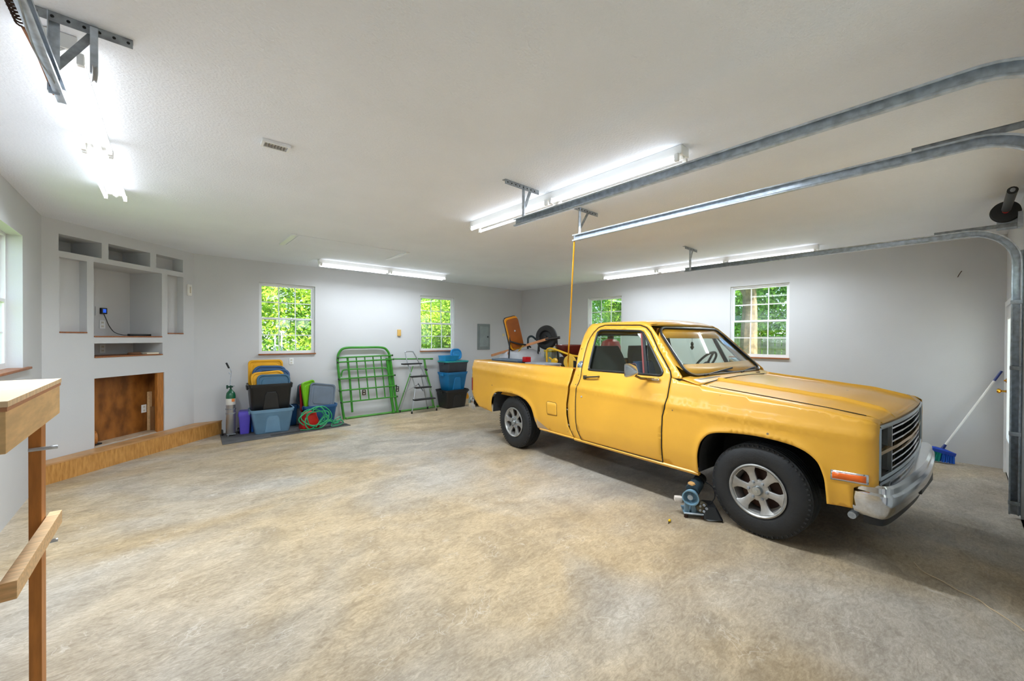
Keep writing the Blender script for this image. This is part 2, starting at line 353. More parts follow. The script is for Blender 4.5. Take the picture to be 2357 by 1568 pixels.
# hearth interior: floor boards and a framing stud
mb = MB(AM); mb.box(.532, 1.468, .03, .234, .221, .232); struct(mb.build('trim_hearth_floor', M['plank'], smooth=False), 'worn plank floor inside the hearth opening', 'board')
mb = MB(AM); mb.box(1.372, 1.468, .012, .05, .222, 1.086); mb.box(.531, .545, .012, .05, .222, 1.086); struct(mb.build('trim_hearth_stud', M['pined'], smooth=False), 'amber wooden stud at the right side of the hearth opening', 'stud')
# outer backing behind the angled wall so daylight stays out
mb = MB(AM); mb.box(-.3, L2+.3, .62, .68, 0, H); struct(mb.build('wall_fireplace_back', M['wall'], smooth=False), 'rear face behind the angled fireplace wall', 'wall')
mb = MB(); mb.box(XL-.2, XL, 6.78, 7.6, 0, H); mb.box(-.5, .41, YB, YB+.14, 0, H); struct(mb.build('wall_fireplace_side', M['wall'], smooth=False), 'closing walls behind the angled fireplace wall', 'wall')
# step platform along the fireplace wall
FR0 = (XL+.004, 6.50); FR1 = (.78, YB-.004)
pl = thing('hearth_step', 'long low varnished plywood step in front of the fireplace wall', 'step')
mb = MB(); poly = [FR0, FR1, (ANG1.x+.004, YB-.004), (XL+.004, ANG0.y-.004)]
mb.prism([(x, y) for x, y in poly], .018, T(0, 0, .204)); mb.build('tread', P('step_top', (190, 144, 96), .45, var=.15, vs=5), pl, smooth=False)
fd = (Vector(FR1)-Vector(FR0)).normalized()
mb = MB(frame_to((FR0[0], FR0[1], 0), (-fd.y, fd.x, 0))); LL = (Vector(FR1)-Vector(FR0)).length
mb.box(-LL+.01, -.0, 0, .204, .004, .02); mb.build('riser', M['oak'], pl, smooth=False)

# ------------------------------------------------------------------ windows
clear = glass('window_glass', (.93, .96, .95), .02)
def window(idx, Mx, w, z0, z1, label, deep=.10, sill=True, sx=(.01, .01)):
    """local: x along the wall, y outward, z up; origin at the opening's left end on the interior face"""
    t = bpy.data.objects.new('window_%d' % idx, None); COL.objects.link(t); t.matrix_world = Mx; struct(t, label, 'window')
    h = z1-z0; fw = .022; zm = z0+h*.5
    mb = MB()
    for (a, b, c, e) in ((0, w, z0, z0+fw), (0, w, z1-fw, z1), (0, fw, z0+fw, z1-fw), (w-fw, w, z0+fw, z1-fw)): mb.box(a, b, deep-.05, deep+.03, c, e)
    mb.build('frame', M['trimw'], t, smooth=False)
    for k, (c, e, yy) in enumerate(((zm-.02, z1-fw, deep-.005), (z0+fw, zm+.02, deep-.035))):
        s = MB(); rw = .030; a0, a1 = fw, w-fw
        for (a, b, c_, e_) in ((a0, a1, c, c+rw), (a0, a1, e-rw, e), (a0, a0+rw, c+rw, e-rw), (a1-rw, a1, c+rw, e-rw)): s.box(a, b, yy-.014, yy+.014, c_, e_)
        sh = s.build('sash', M['trimw'], t, smooth=False)
        mm = MB(); iw = a1-a0-2*rw
        for j in (1, 2): x = a0+rw+iw*j/3; mm.box(x-.008, x+.008, yy-.005, yy+.005, c+rw, e-rw)
        zz = (c+e)/2; mm.box(a0+rw, a1-rw, yy-.004, yy+.004, zz-.008, zz+.008); mm.build('muntins', M['trimw'], sh, smooth=False)
        g = MB(); g.box(a0+rw-.003, a1-rw+.003, yy-.0015, yy+.0015, c+rw-.003, e-rw+.003); g.build('pane', clear, sh, smooth=False)
    if sill:
        s = MB(); s.box(-sx[0], w+sx[1], -.028, deep-.05, z0-.022, z0+.001, b=.004); s.build('sill', M['sill'], t, smooth=False)
    return t
def wm(p, d): n = Vector((-d.y, d.x)); return Matrix(((d.x, n.x, 0, p.x), (d.y, n.y, 0, p.y), (0, 0, 1, 0), (0, 0, 0, 1)))
dR = (RB-RA).normalized()
window(1, wm(Vector((XL, YW[0])), Vector((0, 1))), YW[1]-YW[0], 1.31, 2.575, 'white sash window at the left edge of the picture', .15, sx=(.1, .2))
window(2, wm(Vector((1.305, YB)), Vector((1, 0))), .915, WZ0, WZ1, 'white gridded window in the back wall above the stacked storage totes', .10)
window(3, wm(Vector((4.445, YB)), Vector((1, 0))), .915, WZ0, WZ1, 'white gridded window in the back wall above the step ladder', .09)
window(4, wm(RA+dR*2.234, dR), .908, 1.31, 2.575, 'white gridded window in the side wall partly hidden by the truck cab roof', .09)
window(5, wm(RA+dR*5.372, dR), .906, 1.305, 2.568, 'white gridded window in the side wall seen past the truck windshield', .09)

# ------------------------------------------------------------------ doors in the front wall
t = bpy.data.objects.new('door_1', None); COL.objects.link(t); struct(t, 'white entry door beside the garage door track with brass knob', 'door')
mb = MB()
for (a, b, c, e) in ((.03, .17, .01, 2.03), (.68, .82, .01, 2.03), (.17, .68, .01, .42), (.17, .68, 1.90, 2.03)): mb.box(DM[0]+a, DM[0]+b, YF-.05, YF-.005, c, e)
mb.build('leaf', M['trimw'], t, smooth=False)
mb = MB(); mb.box(DM[0]-.05, DM[0]+.03, YF-.09, YF+.016, 0, 2.09); mb.box(DM[1]-.03, DM[1]+.05, YF-.09, YF+.016, 0, 2.09); mb.box(DM[0]+.03, DM[1]-.03, YF-.09, YF+.016, 2.03, 2.09); mb.build('frame', M['trimw'], t, smooth=False)
mb = MB()
for (a, b, c, e) in ((.17, .20, .42, 1.90), (.65, .68, .42, 1.90), (.20, .65, .42, .45), (.20, .65, 1.87, 1.90)): mb.box(DM[0]+a, DM[0]+b, YF-.055, YF+.006, c, e)
mb.build('glazing_bead', M['trimw'], t, smooth=False); mb = MB(); mb.box(DM[0]+.20, DM[0]+.65, YF-.03, YF-.024, .45, 1.87); mb.build('door_glass', clear, t, smooth=False)
brass = P('brass', (206, 150, 50), .2, metal=1)
knob = MB(); knob.lathe([(.0, 0), (.03, 0), (.03, .006), (.012, .012), (.012, .045), (.026, .055), (.029, .07), (.02, .083), (0, .086)], 20, frame_to((DM[1]-.1, YF-.004, 1.0), (0, 1, 0))); knob.build('knob', brass, t)
knob = MB(); knob.lathe([(0, 0), (.03, 0), (.028, .012), (.012, .016), (.008, .03), (0, .03)], 20, frame_to((DM[1]-.1, YF-.004, 1.13), (0, 1, 0))); knob.build('deadbolt', brass, t)
dpaint = P('door_panel_paint', (198, 204, 204), .5, var=.06)
def garage_door(idx, x0, x1, label):
    t = bpy.data.objects.new('door_%d' % idx, None); COL.objects.link(t); struct(t, label, 'garage door')
    n = 4; hh = DH/n
    for k in range(n):
        mb = MB(); z0 = k*hh+.004; z1 = (k+1)*hh-.004
        if k == 3:
            e_ = [x0+.01]; 
            for j in range(4): cx = x0+(x1-x0)*(j+.5)/4; e_ += [cx-.24, cx+.24]
            e_.append(x1-.01); mb.box(x0+.01, x1-.01, YF-.075, YF-.045, z0, z0+.14); mb.box(x0+.01, x1-.01, YF-.075, YF-.045, z1-.12, z1)
            for j in range(0, 10, 2): mb.box(e_[j], e_[j+1], YF-.075, YF-.045, z0+.14, z1-.12)
            gp = MB(); [gp.box(e_[j]-.005, e_[j+1]+.005, YF-.062, YF-.058, z0+.135, z1-.115) for j in range(1, 9, 2)]; gp.build('door_lights', clear, t, smooth=False)  # panes added in the unseen top section to bring daylight into the room
        else: mb.box(x0+.01, x1-.01, YF-.075, YF-.045, z0, z1)
        for xx in [x0+.02+(x1-x0-.04)*j/4 for j in range(5)]: mb.box(xx-.035, xx+.035, YF-.05, YF-.028, z0+.01, z1-.01, b=.004)
        mb.box(x0+.01, x1-.01, YF-.05, YF-.03, z0, z0+.04); mb.box(x0+.01, x1-.01, YF-.05, YF-.03, z1-.04, z1)
        mb.build('section', dpaint, t, smooth=False)
    for k in range(1, n):
        for xx in (x0+.03, (x0+x1)/2, x1-.03):
            mb = MB(); mb.box(xx-.03, xx+.03, YF-.028, YF-.022, k*hh-.05, k*hh+.05, b=.002); mb.tube([(xx-.03, YF-.02, k*hh), (xx+.03, YF-.02, k*hh)], .007); mb.build('hinge', M['galv'], t)
garage_door(2, D2[0], D2[1], 'closed sectional garage door beside the far vertical track')
garage_door(3, D1[0], D1[1], 'closed sectional garage door of the nearer bay')

# ------------------------------------------------------------------ outdoors (seen through the windows, except the added bounce slab)
mb = MB()
def gz(u, v):
    x = -14+42*u; y = -12+44*v; inside = -1.7 < x < 9.1 and -1.3 < y < 9.1
    return (x, y, -.35+(0 if inside else .12*math.sin(x*.7)*math.cos(y*.5)))
mb.grid(gz, 60, 60); g = mb.build('ground', P('lawn', (92, 128, 52), .9, var=.3, vs=3, rgb2=(150, 178, 86)), smooth=True); g['kind'] = 'structure'; g['label'] = 'green lawn outside the windows'; g['category'] = 'lawn'
mb = MB(); mb.box(-3, 9, -12, -1.2, -.5, -.03); o = mb.build('driveway', P('driveway_concrete', (206, 202, 194), .9), smooth=False); o['kind'] = 'structure'; o['label'] = 'pale concrete driveway in front of the garage doors'; o['category'] = 'driveway'  # unseen slab, added as a pale reflector for sunlight
def crown(seed, rx, rz, n, size):
    rnd = random.Random(seed); mb = MB(); blobs = [(rnd.uniform(-.55, .55)*rx, rnd.uniform(-.55, .55)*rx, rnd.uniform(-.5, .55)*rz, rnd.uniform(.38, .62)) for _ in range(9)]
    for i in range(n):
        bx, by, bz, br = blobs[i % 9]; d = Vector((rnd.gauss(0, 1), rnd.gauss(0, 1), rnd.gauss(0, 1))).normalized()*(rnd.random()**.35)
        c = Vector((bx+d.x*rx*br, by+d.y*rx*br, bz+d.z*rz*br)); s = size*rnd.uniform(.6, 1.4)
        q = Matrix.Translation(c) @ Vector((rnd.gauss(0, 1), rnd.gauss(0, 1), rnd.gauss(.8, 1))).to_track_quat('Z', 'Y').to_matrix().to_4x4() @ Matrix.Rotation(rnd.random()*6, 4, 'Z')
        mb.add([(-s, 0, 0), (-.3*s, -.42*s, .06*s), (.5*s, -.3*s, .04*s), (s, 0, -.1*s), (.5*s, .3*s, .04*s), (-.3*s, .42*s, .06*s)], [(0, 1, 2, 3, 4, 5)], q)
    return mb
leafm = [mat('leaves_a', (118, 168, 62), .5, var=.3, vs=.9, rgb2=(188, 216, 88), island=.45, transl=.45), mat('leaves_b', (98, 160, 76), .5, var=.3, vs=.9, rgb2=(166, 206, 104), island=.45, transl=.45)]
bark = P('bark', (138, 118, 96), .9, var=.3, vs=9, bump=.8, bs=14)
crowns = [crown(1, 1.5, 1.5, 15000, .062).build('c0', leafm[0], smooth=False), crown(2, 1.5, 1.5, 15000, .062).build('c1', leafm[1], smooth=False)]
cm = [c.data for c in crowns]
for c in crowns: bpy.data.objects.remove(c)
def trunk(h, r):
    mb = MB(); mb.tube(smooth_path([(0, 0, -.4), (.03, .02, h*.35), (-.04, .03, h*.7), (.02, 0, h)], 4), [r*(1.25-.05*i) for i in range(13)], 10)
    for k in range(3): a = k*2.1+.4; mb.tube([(0, 0, h*.75), (math.cos(a)*.4, math.sin(a)*.4, h*1.0), (math.cos(a)*.9, math.sin(a)*.9, h*1.25)], [r*.5, r*.35, r*.15], 6)
    return mb
def tree(x, y, h, sc, kind, label, r=.14):
    t = thing('tree', label, 'tree', (x, y, 0), random.random()*6, 'trees outside the windows')
    trunk(h, r).build('trunk', bark, t)
    c = bpy.data.objects.new('crown', cm[kind]); COL.objects.link(c); c.parent = t; c.location = (0, 0, h+.3); c.scale = (sc, sc, sc)
def bush(x, y, z, sc, kind, label):
    o = bpy.data.objects.new('bush', cm[kind]); COL.objects.link(o); o.location = (x, y, z); o.scale = (sc, sc, sc*.9); o.rotation_euler = (0, 0, random.random()*6); tag(o, label, 'bush', 'bushes outside the windows')
for x, y, h, sc, k, lab in ((.6, 11.6, 1.7, .95, 0, 'leafy tree outside, left of the left back window'), (4.9, 12.2, 2.0, .9, 1, 'leafy tree outside between the two back windows'), (8.1, 12.6, 1.8, .95, 0, 'leafy tree outside, right of the right back window'),
                            (12.9, 7.7, 1.8, .9, 0, 'leafy tree outside the side window behind the cab roof')): tree(x, y, h, sc, k, lab)
tree(11.6, 3.75, 3.6, .85, 1, 'tree with a thick pale trunk seen through the side window past the windshield', .2)
for x, y, z, sc, k, lab in ((2.7, 11.9, .7, .6, 1, 'low green bush outside the left back window'), (6.6, 12.0, .6, .6, 1, 'low green bush outside the right back window'), (13.6, 5.6, .5, .5, 1, 'low green bush left of the pale tree trunk'), (-4.6, 7.2, 1.2, 1.1, 0, 'green bush outside the window at the left edge')): bush(x, y, z, sc, k, lab)
def hedge(seed, L_, hgt, n, m_, loc, rz, label):
    rnd = random.Random(seed); mb = MB()
    for i in range(n):
        x = rnd.uniform(0, L_); top = hgt*(.86+.14*math.sin(x*1.3)+.08*math.sin(x*3.1)); z = rnd.random()**.8*top; s = rnd.uniform(.05, .115); y = rnd.uniform(0, 1.0)
        q = Matrix.Translation((x, y, z-.4)) @ Vector((rnd.gauss(0, 1), rnd.gauss(-.8, 1), rnd.gauss(.6, 1))).to_track_quat('Z', 'Y').to_matrix().to_4x4() @ Matrix.Rotation(rnd.random()*6, 4, 'Z')
        mb.add([(-s, 0, 0), (-.3*s, -.42*s, .06*s), (.5*s, -.3*s, .04*s), (s, 0, -.1*s), (.5*s, .3*s, .04*s), (-.3*s, .42*s, .06*s)], [(0, 1, 2, 3, 4, 5)], q)
    o = mb.build('hedge', m_, smooth=False); o.location = loc; o.rotation_euler = (0, 0, rz); tag(o, label, 'hedge', kind='stuff')
hedge(3, 17, 5.2, 60000, leafm[0], (-3.5, 15.4, 0), R(-2), 'dense green foliage filling the back windows')
hedge(4, 17, 5.6, 60000, leafm[1], (18.4, 14.8, 0), R(-93), 'dense green foliage filling the side windows')
fnc = thing('picket_fence', 'weathered grey plank fence seen through the side window past the windshield', 'fence', (15.4, 3.2, 0), R(84))
grey = P('weathered_plank', (150, 142, 128), .85, var=.2)
for k in range(26):
    mb = MB(); mb.box(-2.6+k*.2, -2.6+k*.2+.17, 0, .02, -.4, 1.72); mb.build('picket', grey, fnc, smooth=False)
mb = MB(); mb.box(-2.6, 2.6, .02, .06, .3, .39); mb.box(-2.6, 2.6, .02, .06, 1.3, 1.39); mb.build('rail', grey, fnc, smooth=False)
for k in (0, 1):
    mb = MB(); mb.box(-.014, .014, -.014, .014, -.4, 1.75); o = mb.build('garden_post', M['trimw'], smooth=False); o.location = (1.95+.13*k, 10.3, 0); tag(o, '%s of two thin white garden posts behind the left back window' % ('taller' if k else 'shorter'), 'post'); o.scale = (1, 1, 1.0 if k else .94)

# ------------------------------------------------------------------ ceiling lights
tube_m = emission('lit_fluorescent_tube', (.90, .955, 1), TUBE_E)
white_enamel = P('white_enamel', (240, 240, 238), .4, var=.02)
def strip_light(x, y, rz, L, n, label, group='fluorescent strip lights on the ceiling', tubes_off=.062, gain=1.):
    t = thing('strip_light', label, 'ceiling light', (x, y, H), rz, group)
    ad = bpy.data.lights.new('tube_glow', 'AREA'); ad.shape = 'RECTANGLE'; ad.size = L-.1; ad.size_y = .14; ad.energy = LAMP_W*L*gain; ad.color = (.84, .925, 1); ad.spread = R(165)
    ao = bpy.data.objects.new('tube_glow', ad); COL.objects.link(ao); ao.parent = t; ao.location = (L/2, 0, -.115)
    mb = MB(); mb.box(0, L, -.055, .055, -.065, -.001, b=.004)
    mb.add([(0.01, -.02, -.066), (L-.01, -.02, -.066), (L-.01, .02, -.066), (.01, .02, -.066), (.01, 0, -.084), (L-.01, 0, -.084)], [(0, 1, 5, 4), (3, 4, 5, 2), (0, 4, 3), (1, 2, 5)])
    mb.build('housing', white_enamel, t, smooth=False); seg = L/n
    for k in range(n):
        for s in (-1, 1):
            mb = MB(); a, b = k*seg+.03, (k+1)*seg-.03; yy = s*tubes_off
            mb.lathe([(0, a+.012), (.0125, a+.012), (.0125, b-.012), (0, b-.012)], 12, frame_to((0, yy, -.095), (1, 0, 0)) )
            mb.build('tube', tube_m, t)
            for e in (a, b): mb = MB(); mb.box(e-.014, e+.014, yy-.012, yy+.012, -.112, -.06, b=.003); mb.build('lampholder', white_enamel, t, smooth=False)
    return t
strip_light(2.72, 1.28, R(90), 2.47, 2, 'twin tube strip light crossed by the middle door track')
strip_light(6.93, 1.35, R(90), 3.6, 3, 'long strip light high beside the right-hand wall above the truck', gain=.5)
strip_light(2.04, 7.33, R(-1), 2.5, 2, 'strip light along the ceiling in front of the back wall', gain=.5)
strip_light(-.33, 2.62, R(89.2), 2.46, 2, 'strip light on the ceiling over the fireplace side, behind the left bracket', gain=.85)

# ceiling hatch, smoke alarm box
ht = thing('attic_hatch', 'flush attic hatch in the ceiling with two white trim strips', 'ceiling hatch', (0, 0, H))
mb = MB(); mb.box(1.36, 2.86, 5.74, 6.46, -.006, -.001); mb.build('hatch_board', M['ceil'], ht, smooth=False)
for x in (1.27, 2.86):
    mb = MB(); mb.box(x, x+.06, 5.72, 6.46, -.022, -.001, b=.004); mb.build('trim_strip', M['trimw'], ht, smooth=False)
vt = thing('ceiling_vent', 'small white rectangular louvre cover on the open ceiling', 'vent cover', (.60, 3.15, H), R(-2))
mb = MB()
for (a, b, c, e) in ((-.085, .085, -.05, -.036), (-.085, .085, .036, .05), (-.085, -.07, -.036, .036), (.07, .085, -.036, .036)): mb.box(a, b, c, e, -.022, -.001)
mb.box(-.07, .07, -.036, .036, -.006, -.001); mb.build('frame', M['trimw'], vt, smooth=False)
for k in range(7):
    mb = MB(); x = -.058+k*.018; mb.box(x, x+.006, -.034, .034, -.018, -.007); mb.build('louvre', P('louvre_grey', (130, 124, 116) if k < 3 else (180, 178, 172), .5), vt, smooth=False)

# ------------------------------------------------------------------ garage door tracks
TZ = 2.64
def track(x, yend, label, vertical=True, lift=.0, dz=0., angle=True, open_side=-1):
    """C-section steel track: level run along y, quarter bend, vertical run down the door jamb; origin on the floor at the jamb"""
    t = thing('door_track', label, 'garage door track', (x, YF+.04, 0), 0, 'galvanised garage door tracks')
    rad = .30; z1 = TZ+dz; y1 = yend-(YF+.04)
    path = [(0, 0, .03), (0, 0, z1-rad)]+[(0, rad-rad*math.cos(R(a)), z1-rad+rad*math.sin(R(a))) for a in range(8, 90, 8)]+[(0, rad, z1), (0, y1, z1-lift)]
    sec = [(-.0, -.028), (.026*open_side, -.028), (.026*open_side, -.018), (.0, -.0), (.0, .028), (.026*open_side, .032), (.026*open_side, .024)]
    sec = [(.026*open_side, -.020), (.026*open_side, -.030), (0, -.030), (0, .030), (.026*open_side, .030), (.026*open_side, .020)]
    P3 = [Vector(p) for p in path]; mb = MB(); loops = []
    for i, p in enumerate(P3):
        tg = (P3[min(i+1, len(P3)-1)]-P3[max(i-1, 0)]).normalized(); nrm = Vector((0, -tg.z, tg.y))   # in the yz plane
        loops.append([(p.x+a, p.y+nrm.y*b, p.z+nrm.z*b) for a, b in sec])
    n = len(sec); vs = [q for l in loops for q in l]; fs = [(i*n+k, i*n+k+1, (i+1)*n+k+1, (i+1)*n+k) for i in range(len(loops)-1) for k in range(n-1)]
    mb.add(vs, fs); mb.build('rail', M['galv'], t, solid=.0025, angle=50)
    # perforated angle carrying the vertical run, slots as dark inlays
    ja = MB(); ja.box(.004, .008, -.04, .02, .03, z1-.2); ja.box(.004, .05, -.042, -.038, .03, z1-.2); ja.build('jamb_angle', M['galv'], t, smooth=False)
    for k, zz in enumerate((.12, .75, 1.35, 1.95)):
        b = MB(); b.box(-.03, .012, -.036, .034, zz, zz+.035, b=.003); b.tube([(-.034, 0, zz+.017), (-.024, 0, zz+.017)], .009, 8); b.build('bracket', M['galvd'], t)
    if not angle: return t
    ha = MB(); ha.box(.002, .006, -.02, .52, z1+.022, z1+.056); ha.box(.002, .04, -.02, .52, z1+.054, z1+.058)
    for k in range(4): ha.tube([(.0, .08+k*.12, z1+.045), (.009, .08+k*.12, z1+.045)], .006, 8)
    ha.build('header_angle', M['galvd'], t)
    return t
def hanger(t, x, y, dx0, dx1, label):
    """ceiling angle bar with a drop strap down to the rail"""
    h = thing('track_hanger', label, 'track bracket', (x, y, H), 0, 'perforated steel hangers holding the tracks')
    mb = MB(); mb.box(dx0, dx1, -.018, .018, -.004, -.001); mb.box(dx0, dx1, -.019, -.016, -.04, -.001)
    mb.build('ceiling_bar', M['galvd'], h, smooth=False)
    for k in range(int((dx1-dx0)/.045)): hz = MB(); hz.tube([(dx0+.03+k*.045, -.0205, -.02), (dx0+.03+k*.045, -.0185, -.02)], .006, 8); hz.build('slot', M['dark'], h)
    mb = MB(); mb.box(.002, .034, -.003, .0, -(H-TZ)-.02, -.004); mb.box(.002, .005, -.03, .0, -(H-TZ)-.02, -.004); mb.build('drop_strap', M['galv'], h, smooth=False)
    mb = MB(); mb.beam((.02, 0, -.22), (dx1*.55, 0, -.01), .028, .003, (0, 1, 0)); mb.build('brace', M['galvd'], h, smooth=False)
    return h
track(2.37, 2.64, 'galvanised track crossing the ceiling light, nearest to the middle of the ceiling', angle=False)
track(3.17, 2.64, 'galvanised track with the yellow cord hanging from its end')
track(5.845, 2.74, 'galvanised track that bends down beside the white door at the right edge', open_side=-1)
track(-.33, 2.60, 'galvanised track end over the left side with a rusty spring beside it', open_side=1, angle=False, dz=.02)
hanger(None, 2.37, 2.56, -.21, .19, 'steel hanger beside the middle ceiling light')
hanger(None, 3.19, 2.60, -.09, .30, 'steel hanger above the end of the track with the yellow cord')
hanger(None, 5.80, 2.66, -.17, .22, 'steel hanger above the farthest track')
hanger(None, -.345, 2.50, -.105, .255, 'long perforated steel hanger at the top left corner')
# cable drum and shaft near the right corner
dr = thing('cable_drum', 'black door cable drum with a red mark on its shaft, high at the right edge', 'cable drum', (5.80, YF+.11, 2.80))
mb = MB(); mb.lathe([(.02, 0), (.085, 0), (.095, .01), (.095, .016), (.07, .02), (.07, .05), (.09, .055), (.09, .065), (.02, .07)], 32, frame_to((.05, 0, 0), (-1, 0, 0)), closed=True); mb.build('drum', M['blk'], dr)
mb = MB(); mb.tube([(.08, 0, 0), (-.8, 0, 0)], .014, 12); mb.build('shaft', M['galvd'], dr)
mb = MB(); mb.tube([(-.02, 0, 0), (-.045, 0, 0)], .022, 12); mb.build('paint_mark', P('red_mark', (214, 30, 36), .4), dr)
mb = MB(); mb.tube([(-.10, 0, 0), (-.78, 0, 0)], .03, 14); mb.build('torsion_spring', M['blk'], dr)
mb = MB(); mb.box(.05, .056, -.07, .05, -.16, .06); mb.box(-.02, .056, -.1, -.07, -.16, -.02); mb.build('end_bearing_plate', M['galv'], dr, smooth=False)
# extension spring and safety cable beside the left track
sp = thing('extension_spring', 'rusty extension spring hanging beside the left track', 'spring', (-.345, 1.55, 2.66))
hel = [(math.cos(k*.5)*.013, .05+k*.0016, math.sin(k*.5)*.013) for k in range(300)]
mb = MB(); mb.tube(hel, .0028, 5); mb.build('coil', M['soot'], sp)
mb = MB(); mb.tube([(0, .56, 0), (0, .8, .02), (.01, 1.0, -.02)], .005, 6); mb.build('hook_rod', P('rust', (160, 104, 66), .7, var=.3), sp)
mb = MB(); mb.tube(smooth_path([(.03, .3, -.03), (.02, .6, -.05), (.03, .85, -.03), (.02, 1.03, -.01)], 6), .003, 5); mb.build('safety_cable', M['galvd'], sp)
pu = thing('cable_pulley', 'small white pulley hanging under the ceiling light at the top left', 'pulley', (-.21, 2.47, 2.76))
mb = MB(); mb.lathe([(.006, -.008), (.032, -.008), (.034, -.006), (.026, 0), (.034, .006), (.032, .008), (.006, .008)], 24, frame_to((0, 0, -.02), (1, .2, 0)), closed=True); mb.build('sheave', P('sheave_grey', (190, 190, 190), .4, metal=.4), pu)
mb = MB(); mb.box(-.012, .012, -.008, .008, -.02, .175); mb.build('yoke', M['galv'], pu, smooth=False)

# ------------------------------------------------------------------ things on the fireplace wall
def outlet(name, Mx, label, col='trimw', w=.072, h=.115, sock=True):
    t = bpy.data.objects.new(name, None); COL.objects.link(t); t.matrix_world = Mx; tag(t, label, 'outlet' if sock else 'switch')
    mb = MB(); mb.box(-w/2, w/2, -.006, 0, -h/2, h/2, b=.002); mb.build('cover_plate', M[col], t, smooth=False)
    for s in (-1, 1):
        mb = MB(); mb.box(-.016, .016, -.009, -.005, s*.026-.015, s*.026+.015, b=.002); q = mb.build('socket', P('socket_ivory', (226, 222, 210), .4), t, smooth=False)
        mb = MB(); mb.box(-.008, -.005, -.0098, -.0088, s*.026-.005, s*.026+.006); mb.box(.005, .008, -.0098, -.0088, s*.026-.005, s*.026+.006); mb.build('slots', M['dark'], q, smooth=False)
    return t
def am(s, d, z): return AM @ Matrix.Translation((s, d, z))
outlet('wall_outlet', am(1.054, .498, 1.779), 'ivory outlet at the back of the big square niche')
outlet('wall_outlet', am(1.02, .458, 1.445), 'grey outlet at the back of the low slot niche')
outlet('wall_outlet', am(1.382, .2335, .56), 'white outlet on the brown hearth panelling')
bl = bpy.data.objects.new('plug_adapter', None); COL.objects.link(bl); bl.matrix_world = am(1.055, .498, 1.965); tag(bl, 'black cased plug adapter glowing blue in the big niche', 'plug adapter')
mb = MB(); mb.box(-.036, .036, -.035, 0, -.042, .042, b=.005); mb.build('case', M['blk'], bl)
mb = MB(); mb.box(-.02, .02, -.037, -.034, -.024, .026, b=.002); mb.build('blue_face', mat('blue_glow', (30, 80, 190), .3, emit=.5), bl)
mb = MB(AM); mb.box(.965, 1.012, .488, .499, 1.90, 2.02); tag(mb.build('cover_plate', M['wall'], smooth=False), 'wall plate painted grey beside the blue plug adapter', 'wall plate')
c = MB(AM); c.tube(smooth_path([(1.05, .47, 1.925), (1.06, .45, 1.86), (1.07, .42, 1.77), (1.08, .37, 1.69), (1.09, .32, 1.655), (1.11, .25, 1.634), (1.13, .19, 1.634)], 6), .005, 6); tag(c.build('extension_cord', M['blk']), 'black power cord curving down to the niche shelf', 'cord')
ps = bpy.data.objects.new('power_strip', None); COL.objects.link(ps); ps.matrix_world = am(1.262, .17, 1.6205) @ Matrix.Rotation(R(-6), 4, 'Z'); tag(ps, 'black power strip lying on the niche shelf', 'power strip')
mb = MB(); mb.box(-.14, .14, -.025, .025, 0, .03, b=.005); mb.build('case', M['blk'], ps)
mb = MB(); mb.box(.10, .13, -.018, .018, .028, .034, b=.002); mb.build('switch', M['trimw'], ps)
bk = bpy.data.objects.new('guide_book', None); COL.objects.link(bk); bk.matrix_world = am(1.35, .14, 1.3615) @ Matrix.Rotation(R(-8), 4, 'Z'); tag(bk, 'thin paper booklet lying in the low slot niche', 'booklet')
mb = MB(); mb.box(-.08, .08, -.1, .1, 0, .022, b=.002); mb.build('pages', P('paper', (232, 220, 196), .8), bk, smooth=False)
bk2 = bpy.data.objects.new('scraper_tool', None); COL.objects.link(bk2); bk2.matrix_world = am(1.18, .16, 1.3615); tag(bk2, 'flat brown handled tool lying left of the booklet', 'hand tool')
mb = MB(); mb.loft([rr(.17, .08, .04, 0), rr(.18, .09, .045, .012), rr(.15, .06, .03, .03)]); mb.build('handle', P('tool_brown', (120, 84, 60), .5), bk2)
tm = bpy.data.objects.new('wall_thermostat', None); COL.objects.link(tm); tm.matrix_world = am(1.885, -.0005, 2.355); tag(tm, 'small white thermostat beside the right narrow niche', 'thermostat')
mb = MB(); mb.box(-.035, .035, -.028, 0, -.09, .085, b=.005); mb.build('case', P('thermostat_white', (236, 234, 228), .4), tm)
mb = MB(); mb.box(-.012, .012, -.031, -.027, -.05, .05, b=.002); mb.build('dial', P('dial_beige', (196, 186, 168), .4), tm)
# things inside the hearth opening
mb = MB(AM); mb.box(1.425, 1.465, .19, .225, .2325, .80); mb.M = AM; o = mb.build('lumber_offcut', M['pine'], smooth=False); tag(o, 'short pale board standing in the right of the hearth opening', 'board')
mb = MB(AM); mb.box(1.43, 1.462, .12, .18, .2325, .58); tag(mb.build('lumber_offcut', P('board_brown', (140, 100, 62), .6), smooth=False), 'darker short board beside the pale one in the hearth', 'board')
fn = bpy.data.objects.new('round_fan_part', None); COL.objects.link(fn); fn.matrix_world = am(.62, .12, .2325); tag(fn, 'round black and wood tool standing at the left of the hearth opening', 'tool')
mb = MB(); mb.lathe([(.0, -.02), (.085, -.02), (.09, -.01), (.09, .01), (.085, .02), (0, .02)], 28, frame_to((0, 0, .09), (.9, -.45, 0))); mb.build('disc', M['pined'], fn)
mb = MB(); mb.lathe([(0, -.03), (.05, -.03), (.05, .03), (0, .03)], 24, frame_to((0, 0, .09), (.9, -.45, 0))); mb.build('hub', M['blk'], fn)
mb = MB(); mb.box(-.03, .05, -.06, .02, 0, .02); mb.build('foot', M['blk'], fn)

